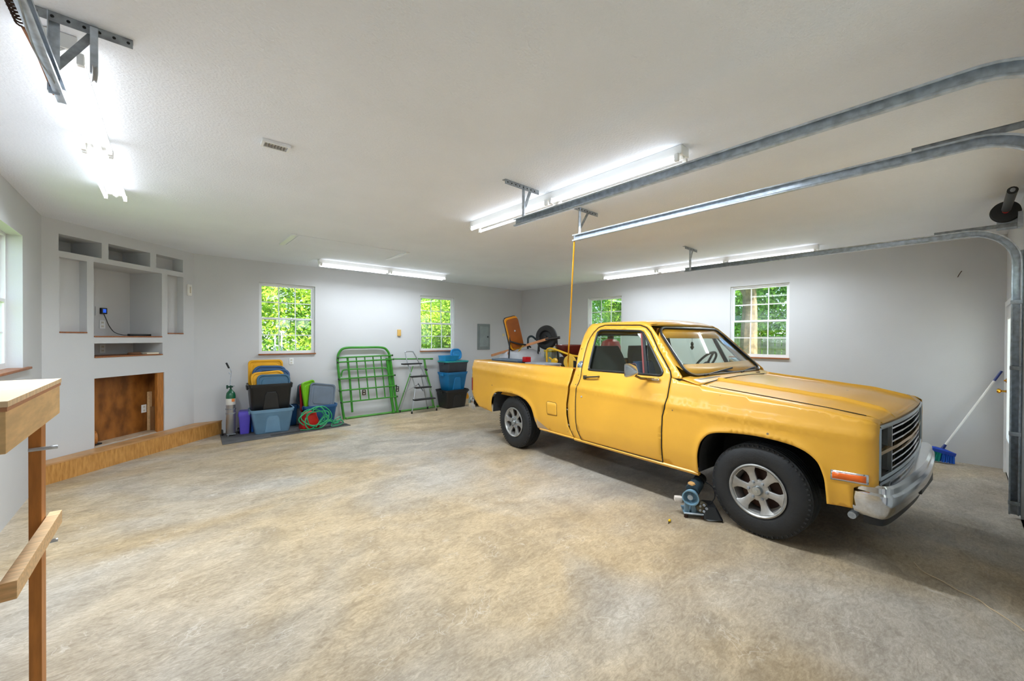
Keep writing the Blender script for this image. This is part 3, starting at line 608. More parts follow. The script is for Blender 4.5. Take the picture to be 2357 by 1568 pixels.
# ------------------------------------------------------------------ left workbench
wb = thing('workbench', 'tall unfinished pine workbench at the left edge', 'workbench', (-.655, 2.37, 0))
mb = MB(); mb.box(-.32, .305, -.43, .46, 1.40, 1.418); o = mb.build('top', P('plywood_top', (232, 200, 158), .55, var=.12, vs=7, stretch=(1, 6, 1)), wb, smooth=False)
mb = MB(); mb.box(-.318, .303, -.428, .458, 1.386, 1.3995); mb.build('top_underlayer', P('ply_edge', (190, 132, 92), .6, stretch=(1, 1, 12), vs=20), wb, smooth=False)
mb = MB(); mb.box(.262, .30, -.425, .455, 1.255, 1.386, b=.002); mb.build('apron', P('pine_apron', (226, 186, 130), .6, var=.12, vs=6, stretch=(3, 1, 6)), wb, smooth=False)
mb = MB(); mb.box(-.315, .262, -.425, -.387, 1.255, 1.386, b=.002); mb.build('apron', M['pine'], wb, smooth=False)
mb = MB(); mb.box(-.315, .262, .417, .455, 1.255, 1.386, b=.002); mb.build('apron', M['pine'], wb, smooth=False)
lp = P('leg_pine', (214, 168, 112), .6, var=.14, vs=7, stretch=(8, 8, 1)); ld = P('leg_stained', (184, 120, 56), .55, var=.14, vs=7, stretch=(8, 8, 1))
for (x0, x1, y0, y1, m_) in ((.172, .26, -.385, -.347, lp), (.224, .262, .325, .414, ld), (-.31, -.222, -.385, -.347, lp), (-.31, -.272, .325, .414, ld)):
    mb = MB(); mb.box(x0, x1, y0, y1, 0, 1.386, b=.002); mb.build('leg', m_, wb, smooth=False)
mb = MB(); mb.beam((.285, -.33, .79), (.285, .47, .76), .04, .06, (0, 0, 1), .002); o = mb.build('stretcher', M['pine'], wb, smooth=False)
for z_ in (1.12, .70): mb = MB(); mb.tube([(.225, .32, z_), (.31, .325, z_)], .008, 8); mb.build('bolt', M['galv'], wb)
# ------------------------------------------------------------------ the pickup truck
# local frame: x across (camera side negative), y rearward from the front axle, z up
TH = math.atan2(.3018, 3.2743)-R(.9)
truck = thing('pickup_truck', 'yellow square-bodied pickup truck with chrome bumper and alloy wheels', 'truck', (4.615, 1.034, 0), -TH)
TM = Matrix.Translation((4.615, 1.034, 0)) @ Matrix.Rotation(-TH, 4, 'Z')
YL, YLI = M['yellow'], M['yellow_in']
def lerp_tab(tab, z):
    if z <= tab[0][0]: return tab[0][1]
    for (a, b), (c, d) in zip(tab, tab[1:]):
        if z <= c: t = (z-a)/(c-a); return b+(d-b)*t
    return tab[-1][1]
def crease(y): return lerp_tab([(-.75, .955), (.68, .982), (2.1, 1.03), (4.4, 1.11)], y)
def arch(pts, k=5): return [(p[0], p[1]) for p in smooth_path([(a, b, 0) for a, b in pts], k)]
ARF = arch([(-.470, .44), (-.466, .55), (-.452, .645), (-.405, .745), (-.28, .812), (-.036, .836), (.20, .820), (.36, .782), (.440, .70), (.474, .60), (.482, .50), (.482, .40)])
ARR = arch([(2.715, .40), (2.755, .50), (2.80, .62), (2.85, .69), (2.96, .757), (3.18, .803), (3.43, .806), (3.66, .785), (3.76, .71), (3.80, .62), (3.808, .54), (3.81, .455)])
LIPS = ARF+ARR
def hw(y, z):
    """half width of the body at height z: rocker tuck, flat flank, crease, shoulder, leaning greenhouse"""
    cz = crease(y)
    tab = [(.36, .945), (.45, .968), (.55, .985), (.70, .993), (cz-.05, .994), (cz-.012, 1.004), (cz+.012, 1.0), (cz+.05, .982), (cz+.11, .968), (1.25, .93), (1.76, .735), (1.80, .722), (1.9, .70)]
    tab = [p for i, p in enumerate(tab) if i == 0 or p[0] > tab[i-1][0]]
    x = lerp_tab(tab, z)
    if z < .95 and (-.62 < y < .62 or 2.55 < y < 3.95):      # rolled lips round the wheel openings
        d2 = min((y-a)**2+(z-b)**2 for a, b in LIPS); x += .015*math.exp(-d2/.0018)
    if y < -.66: x -= .055*(1-math.sqrt(max(0, 1-((-.66-y)/.085)**2)))
    if y > 4.36: x -= .03*(1-math.sqrt(max(0, 1-((y-4.36)/.07)**2)))
    return x
def skew(s, y): return y+(.034*(-.45-y)/.29 if s > 0 and y < -.45 else 0)
def side(s, inset=0.): return lambda y, z: (s*(hw(y, z)-inset), skew(s, y), z)
def skin(outer, holes, s, inset=0., step=.045, rows=True):
    mb = MB(); ys = [p[0] for p in outer]; inner = []
    if rows:
        y = min(ys)+.03
        while y < max(ys):
            for dz in (-.05, -.012, .012, .05, .11): inner.append((y, crease(y)+dz))
            y += .06
        for c0, pts in ((0, ARF), (3.29, ARR)):
            for p in pts:
                l_ = math.hypot(p[0]-c0, p[1]-.36)
                for dd in (.018, .036, .054, .075, .10, .13): inner.append((c0+(p[0]-c0)*(1+dd/l_), .36+(p[1]-.36)*(1+dd/l_)))
    panel(mb, outer, holes, side(s, inset), step, inner); return mb
CABB = [(2.035, .385), (2.10, .50), (2.128, .66), (2.128, .80), (2.092, .99), (2.064, 1.13), (2.052, 1.25), (2.070, 1.33), (2.079, 1.417), (2.074, 1.56), (2.062, 1.664), (2.03, 1.75), (1.98, 1.797)]
DRR = [(1.927, .395), (1.985, .52), (1.997, .64), (1.997, .86), (1.988, .972), (1.944, 1.13), (1.945, 1.18), (1.958, 1.25), (1.972, 1.42), (1.969, 1.555), (1.950, 1.63), (1.917, 1.69), (1.86, 1.748), (1.773, 1.774)]
DRF = [(1.275, 1.763), (1.19, 1.735), (1.127, 1.684), (.985, 1.50), (.804, 1.294), (.785, 1.24), (.789, 1.17), (.793, 1.05), (.806, .975), (.838, .86), (.845, .70), (.852, .402)]
WIN = smooth_path([(1.86, 1.668, 0), (1.84, 1.70, 0), (1.788, 1.716, 0), (1.55, 1.712, 0), (1.30, 1.704, 0), (1.235, 1.692, 0), (1.19, 1.655, 0), (1.086, 1.535, 0), (.905, 1.315, 0), (.885, 1.275, 0), (.905, 1.252, 0), (1.0, 1.250, 0), (1.4, 1.248, 0), (1.809, 1.246, 0), (1.842, 1.262, 0), (1.852, 1.31, 0), (1.862, 1.5, 0)], 4, True)
WIN = [(p.x, p.y) for p in WIN]
for s in (-1, 1):
    # bed side
    outer = [(2.06, .392), (2.485, .402), (2.715, .40)]+ARR+[(3.83, .452), (4.0, .463), (4.20, .487), (4.33, .60), (4.40, .712), (4.43, .90), (4.43, 1.243)]+[(4.3, 1.246), (3.2, 1.245), (2.10, 1.243), (2.104, 1.13), (2.118, 1.02), (2.158, .80), (2.156, .66), (2.13, .52)]
    b = skin(outer, [], s).build('bed_side', YL, truck, angle=50, solid=.006, off=0)
    if s < 0:
        fd_ = [(2.325, .625), (2.50, .618), (2.515, .64), (2.52, .77), (2.50, .79), (2.35, .79), (2.328, .77)]
        fl_ = MB(); panel(fl_, fd_, [], side(s, -.004), .05); fo = fl_.build('fuel_door', YL, b, solid=.004)
        ln = MB(); ln.tube([side(s, -.003)(*p) for p in [(q.x, q.y) for q in resample([(a, c_) for a, c_ in fd_], .03)]], .0035, 5, closed=True); ln.build('fuel_door_gap', M['dark'], b)
        pr = MB(); panel(pr, [(2.50, .404), (2.705, .404), (2.76, .50), (2.775, .56), (2.70, .50)], [], side(s, -.004), .04); pr.build('primer_patch', P('primer_patch', (176, 152, 122), .7), b)
    # fender
    outer = [(-.47, .437), (-.612, .449), (-.622, .60), (-.66, .625), (-.742, .63), (-.742, 1.045)]+[(-.70, 1.066), (-.46, 1.097), (-.07, 1.130), (.30, 1.160), (.70, 1.215), (.735, 1.228), (.775, 1.238)]+[(.779, 1.17), (.783, 1.05), (.796, .975), (.828, .86), (.835, .70), (.842, .402), (.50, .388)]+ARF[::-1]
    f = skin(outer, [], s).build('front_fender', YL, truck, angle=50, solid=.006, off=0)
    tp = MB()
    def ft(u, v, s=s):
        y = -.735+u*1.42; ze = lerp_tab([(-.742, 1.045), (-.70, 1.066), (-.46, 1.097), (-.07, 1.130), (.30, 1.160), (.55, 1.186), (.70, 1.215)], y)
        x0 = hw(y, ze); x1 = .872 if y > -.6 else .872-.02*(-.6-y)/.14
        return (s*(x0+(x1-x0)*v), skew(s, y), ze+.012*math.sin(v*math.pi*.5))
    tp.grid(ft, 34, 5); tp.build('fender_top', YL, f, solid=.005)
    # door
    dp = thing  # (no new thing: the door is a part)
    dout = DRR+DRF
    def shrink(poly, c, k): return [(c[0]+(p[0]-c[0])*k, c[1]+(p[1]-c[1])*k) for p in poly]
    dr_ = skin(dout, [WIN], s, .0).build('door', YL, truck, angle=50, solid=.006, off=0)
    gm = MB(); gm.tube([side(s, -.003)(p.x, p.y) for p in resample(shrink(dout, (1.4, 1.0), 1.003), .05)], .0048, 5, closed=True); gm.build('door_gap', M['dark'], dr_)
    wn = [side(s, .004)(p[0], p[1]) for p in WIN]
    rb = MB(); rb.tube([Vector(p)+Vector((s*.006, 0, 0)) for p in wn], .0125, 8, closed=True); rb.build('window_seal', M['blk'], dr_)
    gl = MB(); panel(gl, WIN, [], lambda y, z, s=s: (s*(.912-(z-1.25)*.3824), y, z), .3); gl.build('door_glass', smooth=False, parent=dr_, solid=.003, m=None or glass('cab_glass%d' % s, (.88, .94, .90), .02))
    vb = MB(); a_ = side(s, .004)(1.246, 1.70); c_ = side(s, .004)(1.092, 1.252); vb.beam(a_, c_, .02, .014, (s, 0, 0)); vb.build('vent_window_bar', P('maroon_bar', (120, 50, 48), .5), dr_, smooth=False)
    a2 = side(s, .004)(1.22, 1.69); c2 = side(s, .004)(1.066, 1.252); vb = MB(); vb.beam(a2, c2, .03, .012, (s, 0, 0)); vb.build('vent_window_seal', M['blk'], dr_, smooth=False)
    h = MB(); z0 = 1.165; hx = hw(1.88, z0)
    h.tube([(s*(hx+.022), 1.865, z0-.006), (s*(hx+.030), 1.80, z0), (s*(hx+.028), 1.66, z0+.016)], [.009, .010, .009], 8); h.box(*sorted((s*(hx-.005), s*(hx+.026))), 1.852, 1.892, z0-.03, z0+.014, b=.006); h.tube([(s*(hx-.01), 1.67, z0+.015), (s*(hx+.03), 1.67, z0+.015)], .010, 8)
    h.build('door_handle', P('tarnished_steel', (92, 88, 76), .4, metal=.8), dr_)
    if s < 0:
        k = MB(); k.tube([side(s, -.001)(1.90, .925), side(s, -.008)(1.90, .925)], .010, 12); k.build('lock_cylinder', M['galv'], dr_)
    # mirror: a thing's part on the door
    mm = MB(); mx = s*1.12
    mloops = []
    for (xx, w_, h_, dz) in ((0, .17, .135, 0), (.015, .175, .14, 0), (.05, .12, .11, -.004), (.085, .05, .05, -.012), (.10, .015, .015, -.02)):
        mloops.append([(p[0]+mx, 1.13-xx, p[1]+1.298+dz) for p in rr(w_, h_, .02, 0)])
    mm.loft(mloops); mo = mm.build('side_mirror', M['chrome'], dr_)
    ar = MB(); ar.tube([(s*1.08, 1.10, 1.245), (s*1.03, 1.06, 1.215), (s*.958, 1.03, 1.205), (s*.962, .90, 1.215)], [.012, .013, .014, .013], 8); ar.build('mirror_arm', P('mirror_arm', (150, 120, 70), .25, metal=.9), mo)
    pm_ = MB(); pm_.box(*sorted((s*.945, s*.972)), .89, .975, 1.199, 1.222, b=.006); pm_.build('mirror_foot', M['chrome'], mo)
    # cab side behind and over the door, A pillar
    WSIDE = [(1.135, 1.752), (1.04, 1.66), (.865, 1.47), (.735, 1.325), (.672, 1.26), (.668, 1.236), (.772, 1.236)]
    cout = CABB+[(1.70, 1.806), (1.34, 1.804), (1.20, 1.79)]+WSIDE+[(.775, 1.25), (.796, 1.30), (.978, 1.508), (1.120, 1.692), (1.185, 1.744), (1.272, 1.772), (1.773, 1.783), (1.868, 1.756), (1.926, 1.696), (1.958, 1.632), (1.978, 1.557), (1.981, 1.42), (1.967, 1.25), (1.954, 1.18), (1.953, 1.13), (1.997, .972), (2.006, .86), (2.006, .64), (1.994, .52), (1.935, .385)]
    skin(cout, [], s, step=.04).build('cab_side', YL, truck, angle=50, solid=.006, off=0)
    if s < 0:
        br = MB(); pts = [side(s, -.003)(y, z) for y, z in ((2.035, 1.262), (2.045, 1.30), (2.02, 1.335), (1.985, 1.345), (1.965, 1.335), (1.965, 1.262))]
        br.add(pts, [tuple(range(6))]); br.build('cab_badge', P('badge_steel', (170, 186, 200), .25, metal=.7), truck, solid=.004)
    # rocker
    rk = MB(); rk.loft([[(s*x, y, z) for x, z in ((.955, .40), (.968, .385), (.955, .365), (.93, .372), (.93, .40))] for y in (.486, 1.0, 2.05)]); rk.build('rocker_panel', YL, truck)
    rk = MB(); rk.loft([[(s*x, y, z) for x, z in ((.955, .405), (.966, .39), (.955, .375), (.93, .38), (.93, .405))] for y in (2.06, 2.70)]); rk.build('rocker_panel', YL, truck)
    # wheel housings
    for pts, nm in ((ARF, 0), (ARR, 1)):
        wl = MB(); n_ = len(pts); loops = [[(s*x, pts[0][0]*0+p[0]+(0 if True else 0), p[1]+.002) for p in pts] for x in (.962, .50)]
        wl.add(loops[0]+loops[1], [(i, i+1, n_+i+1, n_+i) for i in range(n_-1)]); wl.add(loops[1], [tuple(range(n_))])
        wl.build('wheel_housing', mat('wheel_housing_black', (18, 19, 22), .75, var=.5, vs=14, bump=.5, bs=12), truck, solid=.003)
    # side marker
    y0, y1 = -.50, -.695; mk = MB()
    for (inset, m_, g_) in ((-.004, 'chrome', 0), ):
        panel(mk, [(y0+.005, .625), (y1-.005, .638), (y1-.005, .708), (y0+.005, .695)], [], side(s, -.005), .05)
    mko = mk.build('side_marker', M['chrome'], truck, solid=.006)
    lk = MB(); panel(lk, [(y0-.006, .638), (y1+.006, .651), (y1+.006, .696), (y0-.006, .683)], [], side(s, -.012), .05); lk.build('amber_lens', P('amber_lens', (240, 104, 14), .2, coat=.5), mko, solid=.006)
    # tail lamp
    tl = MB(); panel(tl, [(4.372, .735), (4.43, .735), (4.43, .945), (4.372, .945)], [], side(s, -.006), .05); tlo = tl.build('tail_lamp', P('red_lens', (132, 16, 22), .2, coat=.5), truck, solid=.012)
    tl = MB(); tl.box(*sorted((s*.80, s*.975)), 4.425, 4.445, .735, .945, b=.006); tl.build('rear_lens', P('red_lens', (132, 16, 22)), tlo)

# roof, rear wall, windshield surround, cowl, dash in one cab body
def ws_pt(u, v, out=0.):
    z = 1.243+v*(1.744-1.243); xh = .872+(.672-.872)*v
    return Vector((u*xh, .665+.95*(z-1.243)-.075*(1-u*u)-out, z))
mb = MB()
def roof(u, v):
    y = 2.0-u*.0; yy = 1.985+(1.125-1.985)*v; a = 2*u-1; fy = -.075*(1-a*a)*v**3
    hp_ = ws_pt(a*1.055, 1.03, -.004); k_h = max(0, (v-.80)/.20)**2
    rp_ = (a*.716, yy+fy, 1.802+.036*(1-abs(a)**2.6)-.02*max(0, v-.8)/.2*(1)-.02*max(0, .12-v)/.12+(-.028*(abs(a)**6)*max(0, v-.85)/.15))
    return tuple(rp_[i]*(1-k_h)+hp_[i]*k_h for i in range(3))
mb.grid(roof, 22, 22)
mb.build('cab_roof', YL, truck, solid=.006)
mb = MB()
# rear wall with window opening
rw_o = [(-.90, .5), (.90, .5), (.95, 1.0), (.918, 1.25), (.725, 1.76), (.70, 1.80), (.4, 1.822), (-.4, 1.822), (-.70, 1.80), (-.725, 1.76), (-.918, 1.25), (-.95, 1.0)]
rw_h = smooth_path([(-.60, 1.38, 0), (-.56, 1.345, 0), (0, 1.34, 0), (.56, 1.345, 0), (.60, 1.38, 0), (.585, 1.62, 0), (.55, 1.66, 0), (0, 1.67, 0), (-.55, 1.66, 0), (-.585, 1.62, 0)], 3, True); rw_h = [(p.x, p.y) for p in rw_h]
def rwy(x, z): return (x, lerp_tab([(q[1], q[0]) for q in CABB], z)-.004, z)
panel(mb, rw_o, [rw_h], rwy, .09)
mb.build('cab_rear_wall', YL, truck, solid=.006)
mb = MB(); panel(mb, rw_h, [], lambda x, z: (x, rwy(x, z)[1]-.004, z), .15); mb.build('rear_window', glass('rear_glass', (.86, .92, .88), .0), truck, solid=.003)
mb = MB(); mb.tube([Vector(rwy(*p)) for p in rw_h], .012, 6, closed=True); mb.build('rear_window_seal', M['blk'], truck)
# windshield: rounded opening inside the surround
N_ = 56
def rrect(t, c=.16):
    loop = rr(2, 1, c, 0, 6); 
    return loop
wl_ = [(p[0], p[1]+.5) for p in rr(1.93, .955, .16, 0, 8)]
wl_ = [(p.x, p.y) for p in resample(wl_, .04)]
def outer_of(u, v):
    # push a point of the inner loop out to the surround's edge
    k = max(abs(u)/1.0, abs(v-.5)/.5)
    return (max(-1.06, min(1.06, u/k*1.06)), max(-.02, min(1.03, .5+(v-.5)/k*.53)))
inn = [ws_pt(u, v) for u, v in wl_]; out_ = [ws_pt(*outer_of(u, v), out=-.006) for u, v in wl_]; n_ = len(inn)
mb = MB(); mb.add(inn+out_, [(i, (i+1) % n_, n_+(i+1) % n_, n_+i) for i in range(n_)]); mb.build('windshield_surround', YL, truck, solid=.006)
mb = MB(); mb.tube([p+Vector((0, -.008, .006)) for p in inn], .0145, 8, closed=True); mb.build('windshield_seal', M['blk'], truck)
mb = MB(); mb.tube([p+Vector((0, -.018, .012))+(Vector((0, .8, 1.36))-Vector((0, p.y, p.z))).normalized()*.0 for p in inn], .006, 6, closed=True); mb.build('windshield_trim', M['satin'], truck)
mb = MB(); panel(mb, wl_, [], lambda u, v: tuple(ws_pt(u, v)), .16); mb.build('windshield', glass('windshield_glass', (.95, .98, .955), .0), truck, solid=.003)
# hood
def hz(x, y):
    e = lerp_tab([(-.76, 1.015), (-.745, 1.036), (-.72, 1.062), (-.68, 1.082), (-.46, 1.108), (-.07, 1.142), (.30, 1.172), (.50, 1.188)], y)
    c = .052*(1-(abs(x)/.87)**2.2)*min(1, (y+.80)/.35)
    rdg = sum(.024*math.exp(-((x-q)/.015)**2) for q in (-.56-.03*y, .56+.03*y))*min(1, max(0, (y+.74)/.08))
    ctr = -.006 if abs(x) < .5 else 0
    return e+c+rdg+ctr*min(1, (y+.76)/.2)
mb = MB()
def hood(u, v):
    y = -.738+v*1.235; x = (2*u-1)*(.862-.03*max(0, (-.6-y)/.15)); return (x, y+(.018*(x+.9)-.044*(1-(x/.87)**2))*(1-v)**3, hz(x, y))
mb.grid(hood, 220, 40); hd = mb.build('hood', YL, truck, solid=.005, angle=60)
mb = MB()
for s in (-1, 1): mb.tube([(s*.868, skew(s, y), hz(.86*s, y)+(.004 if s < 0 else .0)) for y in [-.66+k*.1 for k in range(12)]], .003, 5)
mb.tube([(x*.84, .502, hz(.84*x, .50)+.003) for x in [-1+k*.2 for k in range(11)]], .005, 5); mb.build('hood_gap', M['dark'], hd)
mb = MB(); 
for (y_, x_, l_) in ((-.40, -.36, .1), ): pass
mb.grid(lambda u, v: ((2*u-1)*.93, .502+v*.19-(.07*v)*(1-(2*u-1)**2), 1.192+.05*v+.03*(1-(2*u-1)**2)), 20, 6); mb.build('cowl', YL, truck, solid=.005)
mb = MB(); [mb.box(x-.05, x+.05, .56, .572, 1.228, 1.243) for x in (-.5, -.3, -.1, .1, .3, .5)]; mb.build('cowl_vents', M['dark'], truck)
mb = MB(); mb.add([(-.885, .56, 1.243), (-.80, .535, 1.248), (-.66, .53, 1.255), (-.50, .515, 1.254), (-.52, .505, 1.25), (-.70, .505, 1.242), (-.85, .53, 1.235)], [(0, 1, 2, 3, 4, 5, 6)]); mb.build('primer_scuff', P('scuff_grey', (140, 130, 108), .7), truck)
# wipers
for x0, x1 in ((-.62, -.02), (.10, .66)):
    mb = MB(); a = ws_pt(x0/.87, .03, .03); b = ws_pt(x1/.87, .10 if x1 > .5 else .13, .035); mb.beam(a, b, .012, .016)
    p0 = Vector((x1, .60 if x1 < .5 else .62, 1.262)); mb.tube([p0, p0.lerp((a+b)/2, .7)+Vector((0, 0, .012)), (a+b)/2], [.012, .009, .006], 6); mb.build('wiper', M['blk'], truck, smooth=False)
# interior
tr = P('cab_green_trim', (58, 68, 62), .7, var=.15); sd_ = P('seat_dark', (46, 54, 56), .85, var=.2)
mb = MB(); mb.box(-.80, .80, .62, .98, 1.13, 1.20, b=.03); mb.box(-.80, .80, .88, 1.0, .95, 1.17, b=.03); mb.box(.2, .66, .80, 1.02, 1.19, 1.245, b=.03); mb.build('dashboard', P('dash_green', (84, 98, 80), .6), truck)
mb = MB(); mb.box(-.90, .90, .55, 2.02, .44, .50); mb.box(-.88, .88, .50, .56, .46, 1.16); mb.build('cab_floor', M['dark'], truck, smooth=False)
mb = MB(); mb.box(-.74, .74, 1.40, 1.98, .72, .93, b=.06); mb.build('seat_cushion', sd_, truck)
for x in (-.38, .38):
    mb = MB(); mb.loft([[(p[0]+x, 1.90+.16*t_-p[1], .90+.62*t_) for p in rr(.68-.22*t_**3, .17-.06*t_, .05, 0)] for t_ in (0, .3, .6, .8, .92, 1)]); mb.build('seat_back', sd_ if x < 0 else sd_, truck)
mb = MB(); mb.loft([[(p[0]-.42, 1.36+.10*t_-p[1], .90+.45*t_) for p in rr(.40-.10*t_**2, .10, .04, 0)] for t_ in (0, .4, .8, 1)]); mb.build('blue_seat_cover', P('seat_blue', (30, 62, 104), .8, var=.2), truck)
stm = frame_to((.40, 1.14, 1.30), (0, .75, .55)); mb = MB(stm)
mb.tube([(math.cos(a*.2618)*.195, math.sin(a*.2618)*.195, 0) for a in range(24)], .014, 8, closed=True)
mb.tube([(0, 0, -.02), (0, 0, -.3)], .03, 8); 
for a in (200, 340, 90): mb.tube([(0, 0, -.03), (math.cos(R(a))*.19, math.sin(R(a))*.19, 0)], .014, 6)
mb.lathe([(0, -.04), (.06, -.04), (.05, 0), (0, 0)], 16); mb.build('steering_wheel', P('wheel_dark', (48, 46, 38), .5), truck)
mb = MB(); mb.box(-.12, .12, 1.09, 1.12, 1.635, 1.695, b=.015); mb.tube([(0, 1.11, 1.69), (0, 1.10, 1.76)], .008); mo = mb.build('rear_view_mirror', P('mirror_brown', (78, 64, 34), .5), truck)
mb = MB(); mb.tube([(0, 1.08, 1.64), (.0, 1.08, 1.58)], .002, 4); mb.lathe([(0, 0), (.012, .01), (.022, .03), (.012, .05), (.018, .07), (.010, .09), (0, .095)], 10, T(0, 1.08, 1.49)); mb.build('hanging_charm', P('charm_brown', (70, 60, 42), .6), mo)
mb = MB(); mb.grid(lambda u, v: ((2*u-1)*.70, 1.15+v*.82, 1.775+.03*(1-(2*u-1)**2)), 8, 8); mb.build('headliner', P('headliner', (120, 110, 80), .9), truck)
# nose panel, grille, lamps
NX = .945
def nose(x, z): return (x, -.718+.018*(x+.92)-.050*(1-(x/.945)**2), z)
mb = MB(); panel(mb, [(-NX, .62), (-.80, .55), (.80, .55), (NX, .62), (NX, 1.04), (.86, 1.052), (0, 1.078), (-.86, 1.052), (-NX, 1.04)], [[(-.905, .668), (.905, .668), (.905, 1.018), (-.905, 1.018)]], nose, .09); mb.build('nose_panel', YL, truck, solid=.005)
gr = MB(); q_ = [(-.905, .665), (.905, .665), (.905, 1.02), (-.905, 1.02)]
for a, b in zip(q_, q_[1:]+q_[:1]):
    pts = resample([a, b], .3, False); gr.tube([Vector(nose(p.x, p.y))+Vector((0, -.008, 0)) for p in pts], .017, 6)
go = gr.build('grille_frame', M['satin'], truck)
mb = MB(); mb.box(-.895, .895, -.655, -.645, .67, 1.015); mb.build('grille_backing', M['dark'], go, smooth=False)
for k in range(7):
    if k == 3: continue
    z = .70+k*.0475; mb = MB(); mb.loft([[(x, nose(x, z)[1]+yy, z+zz) for yy, zz in ((-.012, -.008), (-.014, .006), (.02, .014), (.02, .0))] for x in (-.62, -.3, 0, .3, .62)]); mb.build('grille_bar', M['chrome'], go, smooth=False)
mb = MB(); mb.loft([[(x, nose(x, .843)[1]+yy, .843+zz) for yy, zz in ((-.016, -.014), (-.018, .012), (.02, .016), (.02, -.014))] for x in (-.885, -.5, 0, .5, .885)]); mb.build('grille_centre_bar', P('gold_chrome', (214, 176, 120), .2, metal=.9), go, smooth=False)
for k in range(5):
    x = -.5+k*.25; mb = MB(); mb.box(x-.004, x+.004, nose(x, .8)[1]+.0, nose(x, .8)[1]+.03, .68, 1.01); mb.build('grille_upright', M['dark'], go, smooth=False)
for s in (-1, 1):
    for z in (.93, .755):
        y = nose(s*.75, z)[1]; mb = MB(); mb.loft([[(s*.757+p[0], y+dy, z+p[1]) for p in rr(w_, h_, .02, 0)] for dy, w_, h_ in ((.0, .25, .15), (.035, .22, .13), (.04, .20, .115))], cap0=False); l_ = mb.build('headlamp', P('lamp_bezel', (60, 60, 56), .3, metal=.6), go)
        mb = MB(); mb.loft([[(s*.757+p[0], y+dy, z+p[1]) for p in rr(.20*k2, .115*k2, .02, 0)] for dy, k2 in ((.028, 1), (.02, .8), (.017, .4))]); mb.build('lamp_lens', P('lamp_lens', (66, 68, 64), .1, metal=.3), l_)
    gy = nose(s*.625, .8)[1]; mb = MB(); mb.box(s*.625-.008, s*.625+.008, gy-.014, gy+.03, .68, 1.01); mb.build('grille_divider', M['satin'], go, smooth=False)
# bumpers
def sweep(path, sec, name, m_, parent, flip=1):
    P_ = smooth_path([(a, b, 0) for a, b in path], 8); loops = []
    for i, p in enumerate(P_):
        t = (P_[min(i+1, len(P_)-1)]-P_[max(0, i-1)]).normalized(); n = Vector((t.y, -t.x, 0))*flip
        loops.append([(p.x+n.x*a, p.y+n.y*a, z) for a, z in sec])
    mb = MB(); mb.loft(loops); return mb.build(name, m_, parent, angle=28)
fp = [(-.945, -.61), (-.962, -.69), (-.95, -.765), (-.89, -.80), (-.70, -.825), (-.35, -.85), (0, -.862), (.35, -.85), (.70, -.825), (.89, -.80), (.95, -.765), (.962, -.69), (.945, -.61)]
fp = [(a, b+.018*(a+.92)) for a, b in fp]
bo = sweep(fp, [(-.085, .648), (-.005, .642), (.012, .628), (.014, .592), (.028, .578), (.030, .535), (.020, .500), (.004, .452), (-.016, .418), (-.04, .402), (-.055, .41), (-.03, .46), (-.02, .56), (-.02, .63), (-.085, .638)], 'front_bumper', M['chrome'], truck)
sweep([(a*.96, b+.03) for a, b in fp[1:-1]], [(-.01, .42), (.0, .40), (-.005, .355), (-.03, .35), (-.04, .42)], 'bumper_valance', M['blk'], bo)
mb = MB(); mb.box(-.26, .26, -.862, -.846, .455, .545, b=.006); mb.build('plate_recess', P('plate_dark', (60, 58, 54), .4, metal=.5), bo, smooth=False)
for s in (): mb = MB(); mb.box(s*.46-.045, s*.46+.045, -.905, -.88, .44, .62, b=.012); mb.build('bumper_guard', M['satin'], bo)
rp = [(-.93, 4.42), (-.955, 4.50), (-.93, 4.58), (-.80, 4.62), (0, 4.63), (.80, 4.62), (.93, 4.58), (.955, 4.50), (.93, 4.42)]
sweep(rp, [(-.05, .60), (.0, .595), (.012, .56), (.02, .50), (.004, .43), (-.02, .395), (-.03, .42), (-.01, .50), (-.015, .58)], 'rear_bumper', M['chrome'], truck, -1)
# cargo box
mb = MB(); mb.box(-.84, .84, 2.17, 4.39, .73, .75); mb.box(-.845, .845, 2.15, 2.17, .73, 1.243); mb.box(-.845, .845, 4.37, 4.425, .72, 1.243)
for s in (-1, 1):
    mb.box(*sorted((s*.84, s*.86)), 2.15, 4.40, .73, 1.243); mb.box(*sorted((s*.84, s*.932)), 2.12, 4.42, 1.235, 1.247); mb.box(*sorted((s*.60, s*.84)), 2.95, 3.65, .75, .93, b=.03)
mb.build('cargo_box', YLI, truck, smooth=False)
mb = MB(); mb.box(-.80, .80, 4.425, 4.445, .72, 1.24, b=.006); mb.build('tailgate', YL, truck)
# underbody
mb = MB(); [mb.box(s*.42-.04, s*.42+.04, -.72, 4.40, .40, .54) for s in (-1, 1)]; mb.tube([(-.75, 3.29, .37), (.75, 3.29, .37)], .05, 12); mb.lathe([(0, -.14), (.12, -.08), (.15, 0), (.12, .08), (0, .14)], 18, frame_to((0, 3.29, .37), (0, 1, 0)))
mb.tube([(-.75, 0, .36), (.75, 0, .36)], .045, 10); mb.box(-.38, .38, -.45, .35, .34, .62, b=.05); mb.box(-.9, .9, .5, 2.0, .42, .46); mb.tube([(-.5, .6, .36), (-.5, 2.6, .36), (-.62, 3.0, .45), (-.62, 3.9, .45)], .03, 8); mb.build('chassis', M['dark'], truck)
mb = MB(); mb.tube([(-.62, 3.45, .50), (-.62, 3.95, .52)], .05, 12); mb.build('exhaust_pipe', M['soot'], truck)
mb = MB(); mb.tube([(-.93, -.60, .385), (-.80, -.60, .385)], .025, 10); mb.build('tow_hook', M['galvd'], truck)
